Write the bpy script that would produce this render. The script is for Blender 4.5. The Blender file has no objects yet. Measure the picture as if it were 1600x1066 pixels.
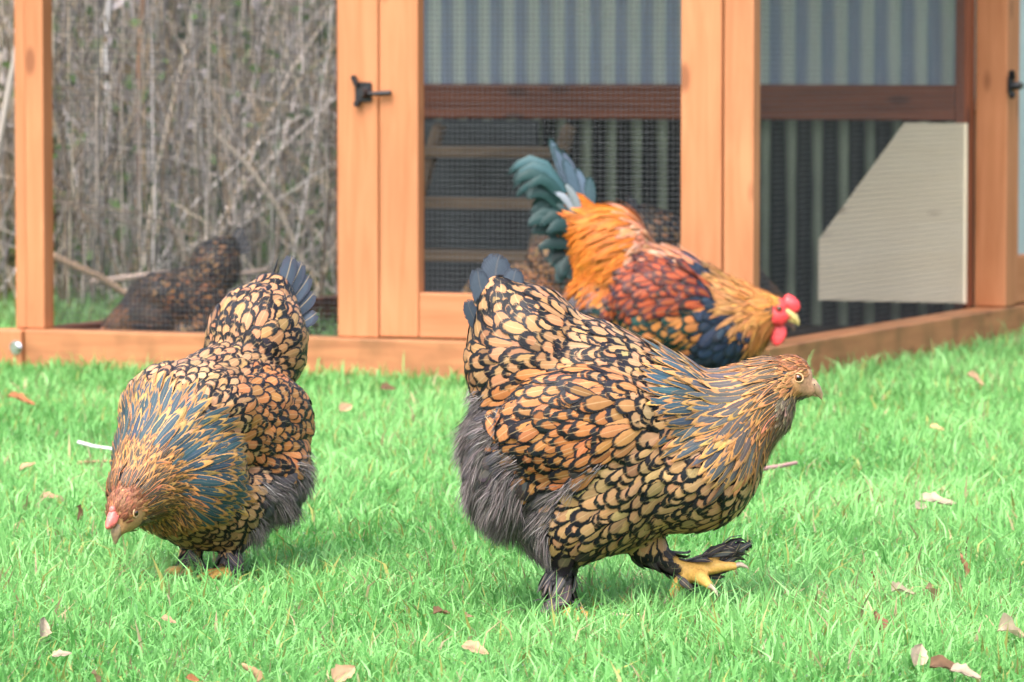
import bpy, bmesh, math, random
import numpy as np
from mathutils import Vector, Matrix, Euler

random.seed(7)
RNG = np.random.default_rng(11)
scene = bpy.context.scene
COL = scene.collection
R = math.radians

# ------------------------------------------------------------------ camera
CAM_H = 0.72
cam_d = bpy.data.cameras.new('camera')
cam = bpy.data.objects.new('camera', cam_d)
COL.objects.link(cam)
cam.location = (0, 0, CAM_H)
cam.rotation_euler = (R(90) - math.atan(433 / 7000), 0, 0)
cam_d.sensor_width = 36.0
cam_d.lens = 157.5
cam_d.clip_start = 0.05
cam_d.clip_end = 500
cam_d.dof.use_dof = True
cam_d.dof.focus_distance = 5.74
cam_d.dof.aperture_fstop = 13.0
scene.camera = cam

# ------------------------------------------------------------------ sky, sun, exposure
SUN_EL, SUN_AZ = 56, 205
world = bpy.data.worlds.new('World')
scene.world = world
world.use_nodes = True
wn = world.node_tree
for n in list(wn.nodes):
    wn.nodes.remove(n)
sky = wn.nodes.new('ShaderNodeTexSky')
sky.sky_type = 'NISHITA'
sky.sun_disc = False
sky.sun_elevation = R(SUN_EL)
sky.sun_rotation = R(SUN_AZ)
sky.dust_density = 5.0
sky.air_density = 1.0
hs = wn.nodes.new('ShaderNodeHueSaturation')
hs.inputs['Saturation'].default_value = 0.7
bgn = wn.nodes.new('ShaderNodeBackground')
bgn.inputs['Strength'].default_value = 0.15
wo = wn.nodes.new('ShaderNodeOutputWorld')
wn.links.new(sky.outputs[0], hs.inputs['Color'])
wn.links.new(hs.outputs[0], bgn.inputs['Color'])
wn.links.new(bgn.outputs[0], wo.inputs['Surface'])

sun_d = bpy.data.lights.new('sun', 'SUN')
sun_d.energy = 0.9
sun_d.angle = R(45)
sun_d.color = (1.0, 0.985, 0.965)
sun = bpy.data.objects.new('sun', sun_d)
COL.objects.link(sun)
# sky's sun_rotation is measured clockwise from +Y
az = R(SUN_AZ)
sdir = Vector((math.sin(az) * math.cos(R(SUN_EL)), math.cos(az) * math.cos(R(SUN_EL)), math.sin(R(SUN_EL))))
sun.rotation_euler = sdir.to_track_quat('Z', 'Y').to_euler()

scene.view_settings.view_transform = 'Standard'
scene.view_settings.look = 'None'
scene.view_settings.gamma = 1.0
scene.view_settings.use_curve_mapping = False
scene.view_settings.exposure = 1.76
scene.cycles.max_bounces = 7
scene.cycles.transparent_max_bounces = 12
scene.cycles.use_denoising = True

# ------------------------------------------------------------------ materials
class NT:
    """small helper round one material's node tree"""
    def __init__(self, name):
        self.m = bpy.data.materials.new(name)
        self.m.use_nodes = True
        self.t = self.m.node_tree
        self.b = self.t.nodes['Principled BSDF']
        self.out = self.t.nodes['Material Output']
    def n(self, typ, **kw):
        nd = self.t.nodes.new('ShaderNode' + typ)
        for k, v in kw.items():
            if hasattr(nd, k):
                setattr(nd, k, v)
            else:
                nd.inputs[k].default_value = v
        return nd
    def l(self, a, b):
        self.t.links.new(a, b)
    def math(self, op, a, b=None, c=None, clamp=False):
        nd = self.t.nodes.new('ShaderNodeMath')
        nd.operation = op
        nd.use_clamp = clamp
        for i, x in enumerate((a, b, c)):
            if x is None:
                continue
            if isinstance(x, (int, float)):
                nd.inputs[i].default_value = x
            else:
                self.l(x, nd.inputs[i])
        return nd.outputs[0]
    def mix(self, fac, a, b, blend='MIX'):
        nd = self.t.nodes.new('ShaderNodeMix')
        nd.data_type = 'RGBA'
        nd.blend_type = blend
        for s, x in ((nd.inputs[0], fac), (nd.inputs[6], a), (nd.inputs[7], b)):
            if isinstance(x, (int, float)):
                s.default_value = x
            elif isinstance(x, tuple):
                s.default_value = x if len(x) == 4 else (*x, 1)
            else:
                self.l(x, s)
        return nd.outputs[2]
    def attr(self, name):
        return self.n('Attribute', attribute_name=name)
    def ramp(self, fac, stops):
        nd = self.t.nodes.new('ShaderNodeValToRGB')
        e = nd.color_ramp.elements
        while len(e) < len(stops):
            e.new(0.5)
        for el, (p, c) in zip(e, stops):
            el.position = p
            el.color = (*c, 1) if len(c) == 3 else c
        self.l(fac, nd.inputs[0])
        return nd.outputs[0]
    def set(self, **kw):
        for k, v in kw.items():
            self.b.inputs[k.replace('_', ' ')].default_value = v
        return self

def plain(name, col, rough=0.5, metal=0.0, spec=0.5, var=0.15, scale=60, bump=0.0):
    t = NT(name)
    tc = t.n('TexCoord')
    nz = t.n('TexNoise', Scale=scale, Detail=4.0)
    t.l(tc.outputs['Object'], nz.inputs['Vector'])
    c2 = tuple(min(1, x * (1 + var)) for x in col)
    c1 = tuple(x * (1 - var) for x in col)
    t.l(t.ramp(nz.outputs[0], [(0.3, c1), (0.7, c2)]), t.b.inputs['Base Color'])
    t.set(Roughness=rough, Metallic=metal)
    t.b.inputs['Specular IOR Level'].default_value = spec
    if bump:
        bp = t.n('Bump', Strength=bump, Distance=0.002)
        t.l(nz.outputs[0], bp.inputs['Height'])
        t.l(bp.outputs[0], t.b.inputs['Normal'])
    return t.m

def wood(name, dark, light, knot, rough=0.55, grime=0.0):
    t = NT(name)
    tc = t.n('TexCoord')
    oi = t.n('ObjectInfo')
    off = t.n('CombineXYZ')
    t.l(t.math('MULTIPLY', oi.outputs['Random'], 37.0), off.inputs[0])
    t.l(t.math('MULTIPLY', oi.outputs['Random'], 11.0), off.inputs[1])
    add = t.n('VectorMath', operation='ADD')
    t.l(tc.outputs['Object'], add.inputs[0])
    t.l(off.outputs[0], add.inputs[1])
    mp = t.n('Mapping')
    mp.inputs['Scale'].default_value = (3.0, 42.0, 42.0)
    t.l(add.outputs[0], mp.inputs['Vector'])
    g = t.n('TexNoise', Scale=1.0, Detail=6.0, Roughness=0.62, Distortion=0.6)
    t.l(mp.outputs[0], g.inputs['Vector'])
    base = t.ramp(g.outputs[0], [(0.32, dark), (0.66, light)])
    # slow stain variation along the board
    s = t.n('TexNoise', Scale=3.0, Detail=2.0)
    t.l(add.outputs[0], s.inputs['Vector'])
    sv = t.math('MULTIPLY_ADD', s.outputs[0], 0.5, 0.75)
    base = t.mix(1.0, base, t.n('CombineColor').outputs[0], 'MIX') if False else base
    hsv = t.n('HueSaturation')
    t.l(sv, hsv.inputs['Value'])
    t.l(base, hsv.inputs['Color'])
    # knots
    kmp = t.n('Mapping')
    kmp.inputs['Scale'].default_value = (4.5, 11.0, 11.0)
    t.l(add.outputs[0], kmp.inputs['Vector'])
    k = t.n('TexVoronoi', Scale=1.0, Randomness=1.0)
    t.l(kmp.outputs[0], k.inputs['Vector'])
    km = t.math('SUBTRACT', 1.0, t.math('MULTIPLY', t.math('SUBTRACT', k.outputs['Distance'], 0.10), 11.0, clamp=True), clamp=True)
    colr = t.mix(t.math('MULTIPLY', km, 0.75), hsv.outputs[0], knot)
    if grime:
        gn = t.n('TexNoise', Scale=9.0, Detail=5.0)
        t.l(add.outputs[0], gn.inputs['Vector'])
        gm = t.math('MULTIPLY', t.math('SUBTRACT', gn.outputs[0], 0.48, clamp=True), 5.0, clamp=True)
        colr = t.mix(t.math('MULTIPLY', gm, grime), colr, (0.16, 0.085, 0.035))
    t.l(colr, t.b.inputs['Base Color'])
    t.set(Roughness=rough)
    t.b.inputs['Specular IOR Level'].default_value = 0.3
    bp = t.n('Bump', Strength=0.25, Distance=0.002)
    t.l(g.outputs[0], bp.inputs['Height'])
    t.l(bp.outputs[0], t.b.inputs['Normal'])
    return t.m

def feather_material():
    t = NT('feather')
    uv = t.n('UVMap', uv_map='UVMap')
    sp = t.n('SeparateXYZ')
    t.l(uv.outputs[0], sp.inputs[0])
    u = t.math('ABSOLUTE', t.math('MULTIPLY_ADD', sp.outputs[0], 2.0, -1.0))
    v = sp.outputs[1]
    c0, c1, pr = t.attr('c0'), t.attr('c1'), t.attr('prm')
    ps = t.n('SeparateColor')
    t.l(pr.outputs['Color'], ps.inputs[0])
    lace, shaft, rnd = ps.outputs[0], ps.outputs[1], ps.outputs[2]
    tc = t.n('TexCoord')
    nz = t.n('TexNoise', Scale=170.0, Detail=2.0)
    t.l(tc.outputs['Object'], nz.inputs['Vector'])
    vv = t.math('MAXIMUM', t.math('DIVIDE', t.math('SUBTRACT', v, 0.3), 0.7), 0.0)
    r = t.math('POWER', t.math('ADD', t.math('POWER', u, 3.0), t.math('POWER', vv, 3.0)), 0.3333)
    r = t.math('ADD', r, t.math('MULTIPLY_ADD', nz.outputs[0], 0.34, -0.17))
    msk = t.math('MULTIPLY_ADD', t.math('SUBTRACT', r, lace), 9.0, 0.5, clamp=True)
    # barbs: fine stripes running out from the shaft
    bar = t.math('SINE', t.math('MULTIPLY', t.math('SUBTRACT', v, t.math('MULTIPLY', u, 0.25)), 110.0))
    bv = t.math('MULTIPLY_ADD', t.math('MULTIPLY', bar, rnd), 0.13, t.math('MULTIPLY_ADD', nz.outputs[0], 0.3, 0.85))
    col = t.mix(msk, c0.outputs['Color'], c1.outputs['Color'])
    sm = t.math('SUBTRACT', 1.0, t.math('MULTIPLY', t.math('SUBTRACT', u, 0.03), 14.0, clamp=True), clamp=True)
    col = t.mix(t.math('MULTIPLY', sm, shaft), col, (0.55, 0.4, 0.22))
    h = t.n('HueSaturation')
    t.l(col, h.inputs['Color'])
    t.l(bv, h.inputs['Value'])
    t.l(h.outputs[0], t.b.inputs['Base Color'])
    t.set(Roughness=0.45)
    t.b.inputs['Specular IOR Level'].default_value = 0.2
    t.b.inputs['Sheen Weight'].default_value = 0.0
    bp = t.n('Bump', Strength=0.2, Distance=0.001)
    t.l(t.math('MULTIPLY', bar, rnd), bp.inputs['Height'])
    t.l(bp.outputs[0], t.b.inputs['Normal'])
    # barbs part at the edge: ragged, see-through fringe
    fz = t.n('TexNoise', Scale=1.0, Detail=1.0)
    cv = t.n('CombineXYZ')
    t.l(t.math('MULTIPLY', t.math('SUBTRACT', v, t.math('MULTIPLY', u, 0.3)), 42.0), cv.inputs[0])
    t.l(t.math('MULTIPLY', sp.outputs[0], 9.0), cv.inputs[1])
    t.l(t.math('MULTIPLY', rnd, 50.0), cv.inputs[2])
    t.l(cv.outputs[0], fz.inputs['Vector'])
    edge = t.math('ADD', t.math('MAXIMUM', u, vv), t.math('MULTIPLY_ADD', fz.outputs[0], 0.55, -0.275))
    t.l(t.math('MULTIPLY_ADD', t.math('SUBTRACT', 0.965, edge), 14.0, 0.5, clamp=True), t.b.inputs['Alpha'])
    return t.m

def attr_material(name, rough=0.6, spec=0.3, transl=0.0, noise=0.0, sheen=0.0):
    t = NT(name)
    a = t.attr('col')
    colr = a.outputs['Color']
    if noise:
        tc = t.n('TexCoord')
        nz = t.n('TexNoise', Scale=noise, Detail=4.0)
        t.l(tc.outputs['Object'], nz.inputs['Vector'])
        h = t.n('HueSaturation')
        t.l(colr, h.inputs['Color'])
        t.l(t.math('MULTIPLY_ADD', nz.outputs[0], 0.9, 0.55), h.inputs['Value'])
        colr = h.outputs[0]
        bp = t.n('Bump', Strength=0.35, Distance=0.001)
        t.l(nz.outputs[0], bp.inputs['Height'])
        t.l(bp.outputs[0], t.b.inputs['Normal'])
    t.l(colr, t.b.inputs['Base Color'])
    t.set(Roughness=rough)
    t.b.inputs['Specular IOR Level'].default_value = spec
    t.b.inputs['Sheen Weight'].default_value = sheen
    if transl:
        tr = t.n('BsdfTranslucent')
        t.l(colr, tr.inputs['Color'])
        mx = t.n('MixShader')
        mx.inputs[0].default_value = transl
        t.l(t.b.outputs[0], mx.inputs[1])
        t.l(tr.outputs[0], mx.inputs[2])
        t.l(mx.outputs[0], t.out.inputs['Surface'])
    return t.m

def ground_material(name, stops, scale):
    t = NT(name)
    tc = t.n('TexCoord')
    nz = t.n('TexNoise', Scale=scale, Detail=8.0, Roughness=0.7)
    t.l(tc.outputs['Object'], nz.inputs['Vector'])
    t.l(t.ramp(nz.outputs[0], stops), t.b.inputs['Base Color'])
    t.set(Roughness=0.9)
    t.b.inputs['Specular IOR Level'].default_value = 0.1
    bp = t.n('Bump', Strength=0.8, Distance=0.02)
    t.l(nz.outputs[0], bp.inputs['Height'])
    t.l(bp.outputs[0], t.b.inputs['Normal'])
    return t.m

def sheet_material(name, crest, valley, transp, transl, rough, period=0.0, bias=0.5):
    """thin corrugated plastic: part clear, part milky, glossy skin, light and shade of its ribs painted in as stripes"""
    t = NT(name)
    tc = t.n('TexCoord')
    nz = t.n('TexNoise', Scale=5.0, Detail=6.0)
    t.l(tc.outputs['Object'], nz.inputs['Vector'])
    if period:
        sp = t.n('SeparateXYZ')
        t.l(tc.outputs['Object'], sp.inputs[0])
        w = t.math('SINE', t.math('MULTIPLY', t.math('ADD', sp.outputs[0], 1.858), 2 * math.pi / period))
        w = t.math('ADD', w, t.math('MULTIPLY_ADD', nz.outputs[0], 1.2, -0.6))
        c = t.mix(t.math('MULTIPLY_ADD', w, 0.9, bias, clamp=True), valley, crest)  # rib light and shade put into the colour, crest against valley
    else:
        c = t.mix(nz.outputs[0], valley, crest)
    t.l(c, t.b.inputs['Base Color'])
    t.set(Roughness=rough)
    tr = t.n('BsdfTranslucent')
    t.l(c, tr.inputs['Color'])
    m1 = t.n('MixShader'); m1.inputs[0].default_value = transl
    t.l(t.b.outputs[0], m1.inputs[1]); t.l(tr.outputs[0], m1.inputs[2])
    tp = t.n('BsdfTransparent')
    tp.inputs['Color'].default_value = (0.86, 0.93, 0.92, 1)
    m2 = t.n('MixShader'); m2.inputs[0].default_value = transp
    t.l(m1.outputs[0], m2.inputs[1]); t.l(tp.outputs[0], m2.inputs[2])
    t.l(m2.outputs[0], t.out.inputs['Surface'])
    return t.m

M = {
    'cedar': wood('stained_cedar', (0.355, 0.137, 0.056), (0.44, 0.184, 0.084), (0.17, 0.06, 0.025)),
    'cedar_base': wood('weathered_cedar', (0.28, 0.115, 0.05), (0.40, 0.175, 0.075), (0.18, 0.07, 0.03), grime=0.6),
    'brown': wood('brown_stained_timber', (0.13, 0.038, 0.018), (0.23, 0.072, 0.034), (0.06, 0.02, 0.012)),
    'ply': wood('pale_plywood', (0.76, 0.65, 0.47), (0.80, 0.70, 0.53), (0.30, 0.20, 0.13), rough=0.7),
    'old': wood('old_plank', (0.10, 0.07, 0.045), (0.2, 0.14, 0.09), (0.05, 0.03, 0.02), rough=0.8),
    'dark': plain('dark_board', (0.022, 0.028, 0.030), 0.6, var=0.5, scale=12),
    'wire': plain('galvanised_wire', (0.085, 0.094, 0.104), 0.4, 0.4),
    'latch': plain('black_latch', (0.012, 0.012, 0.015), 0.35),
    'bolt': plain('zinc_bolt', (0.7, 0.7, 0.75), 0.25, 1.0),
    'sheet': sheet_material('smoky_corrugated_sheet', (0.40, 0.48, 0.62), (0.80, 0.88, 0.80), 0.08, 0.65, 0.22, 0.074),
    'sheet_low': sheet_material('shaded_corrugated_sheet', (0.006, 0.010, 0.014), (0.40, 0.46, 0.33), 0.03, 0.5, 0.35, 0.074, 0.95),  # lower copy of the sheet, shade painted into its colour
    'sheet2': sheet_material('pale_corrugated_sheet', (0.62, 0.78, 0.78), (0.5, 0.62, 0.62), 0.12, 0.45, 0.3),
    'roof': plain('grey_roof_sheet', (0.2, 0.22, 0.23), 0.5),
    'feather': feather_material(),
    'dew': NT('dew').set(Roughness=0.02, IOR=1.33, Transmission_Weight=1.0).m,
    'skin': attr_material('bird_skin', 0.55, 0.35, noise=300.0),
    'down': attr_material('down', 0.9, 0.1, sheen=0.3),
    'grass': attr_material('grass_blade', 0.38, 0.3, transl=0.35),
    'stem': attr_material('dry_stem', 0.8, 0.2),
    'leaf': attr_material('dead_leaf', 0.7, 0.25, transl=0.2, noise=90.0),
    'beak': plain('horn_beak', (0.30, 0.20, 0.12), 0.35, scale=120, var=0.35),
    'beak_pale': plain('yellow_beak', (0.55, 0.42, 0.16), 0.35, scale=120, var=0.3),
    'comb': plain('pink_comb', (0.62, 0.14, 0.12), 0.42, scale=220, var=0.3, bump=0.6),
    'red': plain('red_wattle', (0.62, 0.045, 0.05), 0.42, scale=200, var=0.3, bump=0.6),
    'lobe': plain('pale_earlobe', (0.62, 0.5, 0.38), 0.5, scale=200, var=0.2, bump=0.4),
    'eye': plain('eye_black', (0.012, 0.006, 0.004), 0.05, spec=0.8),
    'iris': plain('eye_iris', (0.16, 0.055, 0.015), 0.1),
    'lid': plain('eyelid', (0.5, 0.32, 0.16), 0.5, scale=300, var=0.2),
    'claw': plain('claw', (0.35, 0.27, 0.2), 0.4),
}

# ------------------------------------------------------------------ mesh helpers
def link(o, parent=None):
    COL.objects.link(o)
    if parent:
        o.parent = parent
    return o

def tag(o, label=None, cat=None, group=None, kind=None):
    for k, v in (('label', label), ('category', cat), ('group', group), ('kind', kind)):
        if v:
            o[k] = v
    return o

def empty(name, loc=(0, 0, 0), rz=0.0, parent=None):
    o = bpy.data.objects.new(name, None)
    o.empty_display_size = 0.05
    o.location = loc
    o.rotation_euler = (0, 0, rz)
    return link(o, parent)

def mesh_np(name, V, F, mat, parent=None, attrs=None, uv=None, smooth=True):
    """V (n,3); F (m,k) one polygon size; attrs: {name: (n,3|4) colours}"""
    V = np.asarray(V, np.float32); F = np.asarray(F, np.int32)
    me = bpy.data.meshes.new(name)
    k = F.shape[1]
    me.vertices.add(len(V)); me.vertices.foreach_set('co', V.ravel())
    me.loops.add(F.size); me.loops.foreach_set('vertex_index', F.ravel())
    me.polygons.add(len(F))
    me.polygons.foreach_set('loop_start', np.arange(0, F.size, k, dtype=np.int32))
    me.polygons.foreach_set('loop_total', np.full(len(F), k, np.int32))
    if smooth:
        me.polygons.foreach_set('use_smooth', np.ones(len(F), bool))
    me.update(calc_edges=True)
    for an, A in (attrs or {}).items():
        A = np.asarray(A, np.float32)
        if A.shape[1] == 3:
            A = np.hstack([A, np.ones((len(A), 1), np.float32)])
        at = me.attributes.new(an, 'FLOAT_COLOR', 'POINT')
        at.data.foreach_set('color', A.ravel())
    if uv is not None:
        ul = me.uv_layers.new(name='UVMap')
        ul.data.foreach_set('uv', np.asarray(uv, np.float32)[F.ravel()].ravel())
    me.materials.append(mat)
    o = bpy.data.objects.new(name, me)
    return link(o, parent)

def bm_obj(name, bm, mat, parent=None, smooth=False):
    me = bpy.data.meshes.new(name)
    bmesh.ops.recalc_face_normals(bm, faces=bm.faces[:])
    bm.to_mesh(me); bm.free()
    if smooth:
        for p in me.polygons:
            p.use_smooth = True
    me.materials.append(mat)
    return link(bpy.data.objects.new(name, me), parent)

def board(name, lo, hi, mat, parent, bevel=0.004, tilt=0.0):
    """a sawn board filling lo..hi in the parent's frame, its grain along its length"""
    lo, hi = Vector(lo), Vector(hi)
    d = hi - lo
    ax = max(range(3), key=lambda i: d[i])
    if ax == 0: dims, rot = (d.x, d.y, d.z), (0, 0, 0)
    elif ax == 1: dims, rot = (d.y, d.x, d.z), (0, 0, math.pi / 2)
    else: dims, rot = (d.z, d.y, d.x), (0, -math.pi / 2, 0)
    bm = bmesh.new()
    bmesh.ops.create_cube(bm, size=1.0)
    for v in bm.verts:
        v.co = Vector((v.co.x * dims[0], v.co.y * dims[1], v.co.z * dims[2]))
    bmesh.ops.bevel(bm, geom=bm.edges[:], offset=min(bevel, min(dims) * 0.3), segments=2, affect='EDGES', profile=0.5)
    o = bm_obj(name, bm, mat, parent)
    o.location = (lo + hi) / 2
    o.rotation_euler = rot
    return o

def tube_arrays(pts, rad, n=6):
    """rings round a polyline; returns V, F(quads)"""
    P = np.asarray(pts, float); m = len(P)
    T = np.gradient(P, axis=0); T /= np.linalg.norm(T, axis=1)[:, None] + 1e-9
    ref = np.array([0.31, 0.57, 0.76])
    A = np.cross(T, ref); A /= np.linalg.norm(A, axis=1)[:, None] + 1e-9
    B = np.cross(T, A)
    rad = np.broadcast_to(np.asarray(rad, float), (m,))
    th = np.arange(n) * 2 * math.pi / n
    V = P[:, None] + rad[:, None, None] * (np.cos(th)[None, :, None] * A[:, None] + np.sin(th)[None, :, None] * B[:, None])
    i = np.arange(m - 1)[:, None] * n; j = np.arange(n)[None]; j2 = (j + 1) % n
    F = np.stack([i + j, i + j2, i + n + j2, i + n + j], -1).reshape(-1, 4)
    return V.reshape(-1, 3), F

class Pile:
    """collects same-size polygons and colours for one mesh"""
    def __init__(self): self.V, self.F, self.C, self.n = [], [], [], 0
    def add(self, V, F, c=None):
        self.V.append(V); self.F.append(np.asarray(F) + self.n); self.n += len(V)
        if c is not None:
            self.C.append(np.broadcast_to(np.asarray(c, float), (len(V), 3)))
    def build(self, name, mat, parent=None, smooth=True):
        at = {'col': np.vstack(self.C)} if self.C else None
        return mesh_np(name, np.vstack(self.V), np.vstack(self.F), mat, parent, at, smooth=smooth)

def blob(name, c, r, mat, parent, rot=(0, 0, 0), lump=0.0, seed=0, sub=3):
    """a lumpy rounded lobe (comb, wattle, earlobe, eyeball)"""
    bm = bmesh.new()
    bmesh.ops.create_icosphere(bm, subdivisions=sub, radius=1.0)
    rs = np.random.default_rng(seed)
    k = rs.normal(size=(5, 3)) * 3.2; ph = rs.uniform(0, 6, 5)
    E_ = Euler(rot).to_matrix()
    for v in bm.verts:
        s = 1 + lump * sum(math.sin(float(k[i] @ np.array(v.co)) + ph[i]) for i in range(5)) / 3
        p = Vector((v.co.x * r[0], v.co.y * r[1], v.co.z * r[2])) * s
        v.co = E_ @ p + Vector(c)
    return bm_obj(name, bm, mat, parent, smooth=True)

# ------------------------------------------------------------------ ground
def wave_noise(x, y, seed, f0, n=7):
    rs = np.random.default_rng(seed)
    s = np.zeros_like(x)
    for i in range(n):
        a = rs.uniform(0, 2 * math.pi); f = f0 * rs.uniform(0.5, 2.2)
        s += np.sin((x * math.cos(a) + y * math.sin(a)) * f + rs.uniform(0, 6.3))
    return s / math.sqrt(n)

gx = np.concatenate([np.linspace(-120, -8, 10), np.linspace(-6, 6, 61), np.linspace(8, 120, 10)])
gy = np.concatenate([np.linspace(-60, -2, 8), np.linspace(0, 15, 61), np.linspace(18, 200, 10)])
GX, GY = np.meshgrid(gx, gy)
def ground_z(x, y):
    w = np.clip((np.abs(x) + 2) / 8, 0.25, 1)
    bank = np.clip((y - 13.6) / 5.0, 0, 1) ** 1.3 * 2.6
    return 0.006 * wave_noise(x, y, 5, 2.6) * w + bank
GZ = ground_z(GX, GY) - 0.004
ny, nx = GX.shape
ii = np.arange(ny - 1)[:, None] * nx + np.arange(nx - 1)[None]
GF = np.stack([ii, ii + 1, ii + nx + 1, ii + nx], -1).reshape(-1, 4)
lawn = mesh_np('lawn_ground', np.stack([GX, GY, GZ], -1).reshape(-1, 3), GF,
               ground_material('turf_soil', [(0.25, (0.035, 0.05, 0.012)), (0.5, (0.06, 0.10, 0.02)), (0.75, (0.11, 0.12, 0.045))], 14.0))
tag(lawn, 'green lawn with the bank rising behind the coop', 'lawn', kind='structure')

# ------------------------------------------------------------------ coop
CA = R(23.4)
COOP = Vector((0.557, 10.0, 0.0))
E1 = np.array([math.cos(CA), -math.sin(CA)]); E2 = np.array([math.sin(CA), math.cos(CA)])
def coop_local(x, y):
    dx, dy = x - COOP.x, y - COOP.y
    return dx * E1[0] + dy * E1[1], dx * E2[0] + dy * E2[1]

coop = empty('chicken_coop', COOP, -CA)
tag(coop, 'orange stained timber chicken coop with wire mesh doors behind the birds', 'chicken coop')
TOP = 1.50

def wire_panel(name, parent, o, ua, ul, va, vl, pitch=0.0127, r=0.00042):
    """welded mesh: real wires both ways"""
    P = Pile()
    o, ua, va = np.array(o, float), np.array(ua, float), np.array(va, float)
    nrm = np.cross(ua, va)
    box = np.array([[-1, -1], [1, -1], [1, 1], [-1, 1]], float)
    F = np.array([[0, 1, 5, 4], [1, 2, 6, 5], [2, 3, 7, 6], [3, 0, 4, 7]])
    def wire(a, b, side, off):
        ring = side[None] * box[:, :1] * r + nrm[None] * (box[:, 1:] * r + off)
        P.add(np.vstack([a + ring, b + ring]), F)
    for i in range(int(ul / pitch) + 1):
        a = o + ua * (i * pitch); wire(a, a + va * vl, ua, r)
    for j in range(int(vl / pitch) + 1):
        a = o + va * (j * pitch); wire(a, a + ua * ul, va, -r)
    w = P.build(name, M['wire'], parent, smooth=False)
    w['kind'] = 'stuff'
    return w

ce, cb = M['cedar'], M['cedar_base']
# bottom frame
board('base_board', (-1.872, -0.022, -0.02), (-0.001, 0.045, 0.084), cb, coop)
ext = board('base_board', (-1.955, -0.034, -0.02), (-1.874, 0.048, 0.083), ce, coop)
board('base_board', (-3.4, 0.01, -0.02), (-1.957, 0.055, 0.081), cb, coop)
board('base_board', (-0.090, 0.047, -0.02), (0.0, 3.0, 0.083), cb, coop)
board('base_board', (-1.90, 0.047, -0.02), (-1.86, 1.80, 0.083), M['brown'], coop)
bm = bmesh.new()
bmesh.ops.create_cone(bm, cap_ends=True, segments=12, radius1=0.011, radius2=0.011, depth=0.012, matrix=Matrix.Translation((-1.887, -0.040, 0.042)) @ Matrix.Rotation(R(90), 4, 'X'))
bmesh.ops.create_cone(bm, cap_ends=True, segments=16, radius1=0.017, radius2=0.017, depth=0.003, matrix=Matrix.Translation((-1.887, -0.0355, 0.042)) @ Matrix.Rotation(R(90), 4, 'X'))
bm_obj('bolt', bm, M['bolt'], coop)
# front posts
board('post', (-1.910, 0.004, 0.085), (-1.880, 0.050, TOP), ce, coop)
board('post', (-1.879, 0.000, 0.085), (-1.829, 0.050, TOP), ce, coop)
board('post', (-1.050, 0.000, 0.085), (-0.945, 0.050, TOP), ce, coop)
board('post', (-0.092, 0.002, 0.085), (-0.020, 0.046, TOP), ce, coop)
wire_panel('wire_mesh', coop, (-1.82, 0.052, 0.085), (1, 0, 0), 0.77, (0, 0, 1), TOP - 0.1)
board('top_rail', (-1.828, 0.002, TOP - 0.09), (-1.052, 0.05, TOP), ce, coop)
board('top_rail', (-0.943, 0.002, TOP - 0.07), (-0.094, 0.05, TOP), ce, coop)
# left side wall, seen through the front mesh
wire_panel('wire_mesh', coop, (-1.88, 0.06, 0.085), (0, 1, 0), 1.70, (0, 0, 1), TOP - 0.1)
board('post', (-1.90, 1.76, 0.085), (-1.86, 1.83, TOP), M['brown'], coop)
# hinged door
door = empty('door', (0, 0, 0), 0, coop)
board('stile', (-0.9415, -0.001, 0.088), (-0.843, 0.037, TOP - 0.08), ce, door)
board('stile', (-0.194, -0.001, 0.088), (-0.0955, 0.037, TOP - 0.08), ce, door)
board('bottom_rail', (-0.842, 0.001, 0.088), (-0.195, 0.037, 0.192), ce, door)
board('top_rail', (-0.842, 0.001, TOP - 0.18), (-0.195, 0.037, TOP - 0.08), ce, door)
wire_panel('wire_mesh', door, (-0.85, 0.0395, 0.185), (1, 0, 0), 0.66, (0, 0, 1), TOP - 0.34)

def latch(parent, o, rz=0.0):
    t = empty('latch', o, rz, parent)
    bm = bmesh.new()
    def bx(c, s, rot=None):
        m = Matrix.Translation(c) @ (rot or Matrix()) @ Matrix.Diagonal((*s, 1))
        bmesh.ops.create_cube(bm, size=1.0, matrix=m)
    bx((0, -0.003, 0), (0.042, 0.006, 0.046))
    bx((-0.017, -0.012, 0.026), (0.010, 0.016, 0.026), Matrix.Rotation(R(-25), 4, 'Y'))
    bx((-0.012, -0.012, -0.026), (0.012, 0.014, 0.016), Matrix.Rotation(R(30), 4, 'Y'))
    bmesh.ops.bevel(bm, geom=bm.edges[:], offset=0.002, segments=2, affect='EDGES')
    bm_obj('plate', bm, M['latch'], t)
    bm = bmesh.new()
    bmesh.ops.create_cone(bm, cap_ends=True, segments=16, radius1=0.013, radius2=0.009, depth=0.026,
                          matrix=Matrix.Translation((0.006, -0.018, -0.002)) @ Matrix.Rotation(R(90), 4, 'X'))
    bm_obj('knob', bm, M['latch'], t)
    V, F = tube_arrays([(0.012, -0.014, -0.003), (0.03, -0.015, -0.004), (0.055, -0.013, -0.003), (0.074, -0.012, -0.002)], [0.004, 0.005, 0.0062, 0.006], 8)
    mesh_np('thumb_lever', V, F, M['latch'], t)
    return t
latch(coop, (-0.980, -0.001, 0.655))
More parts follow.
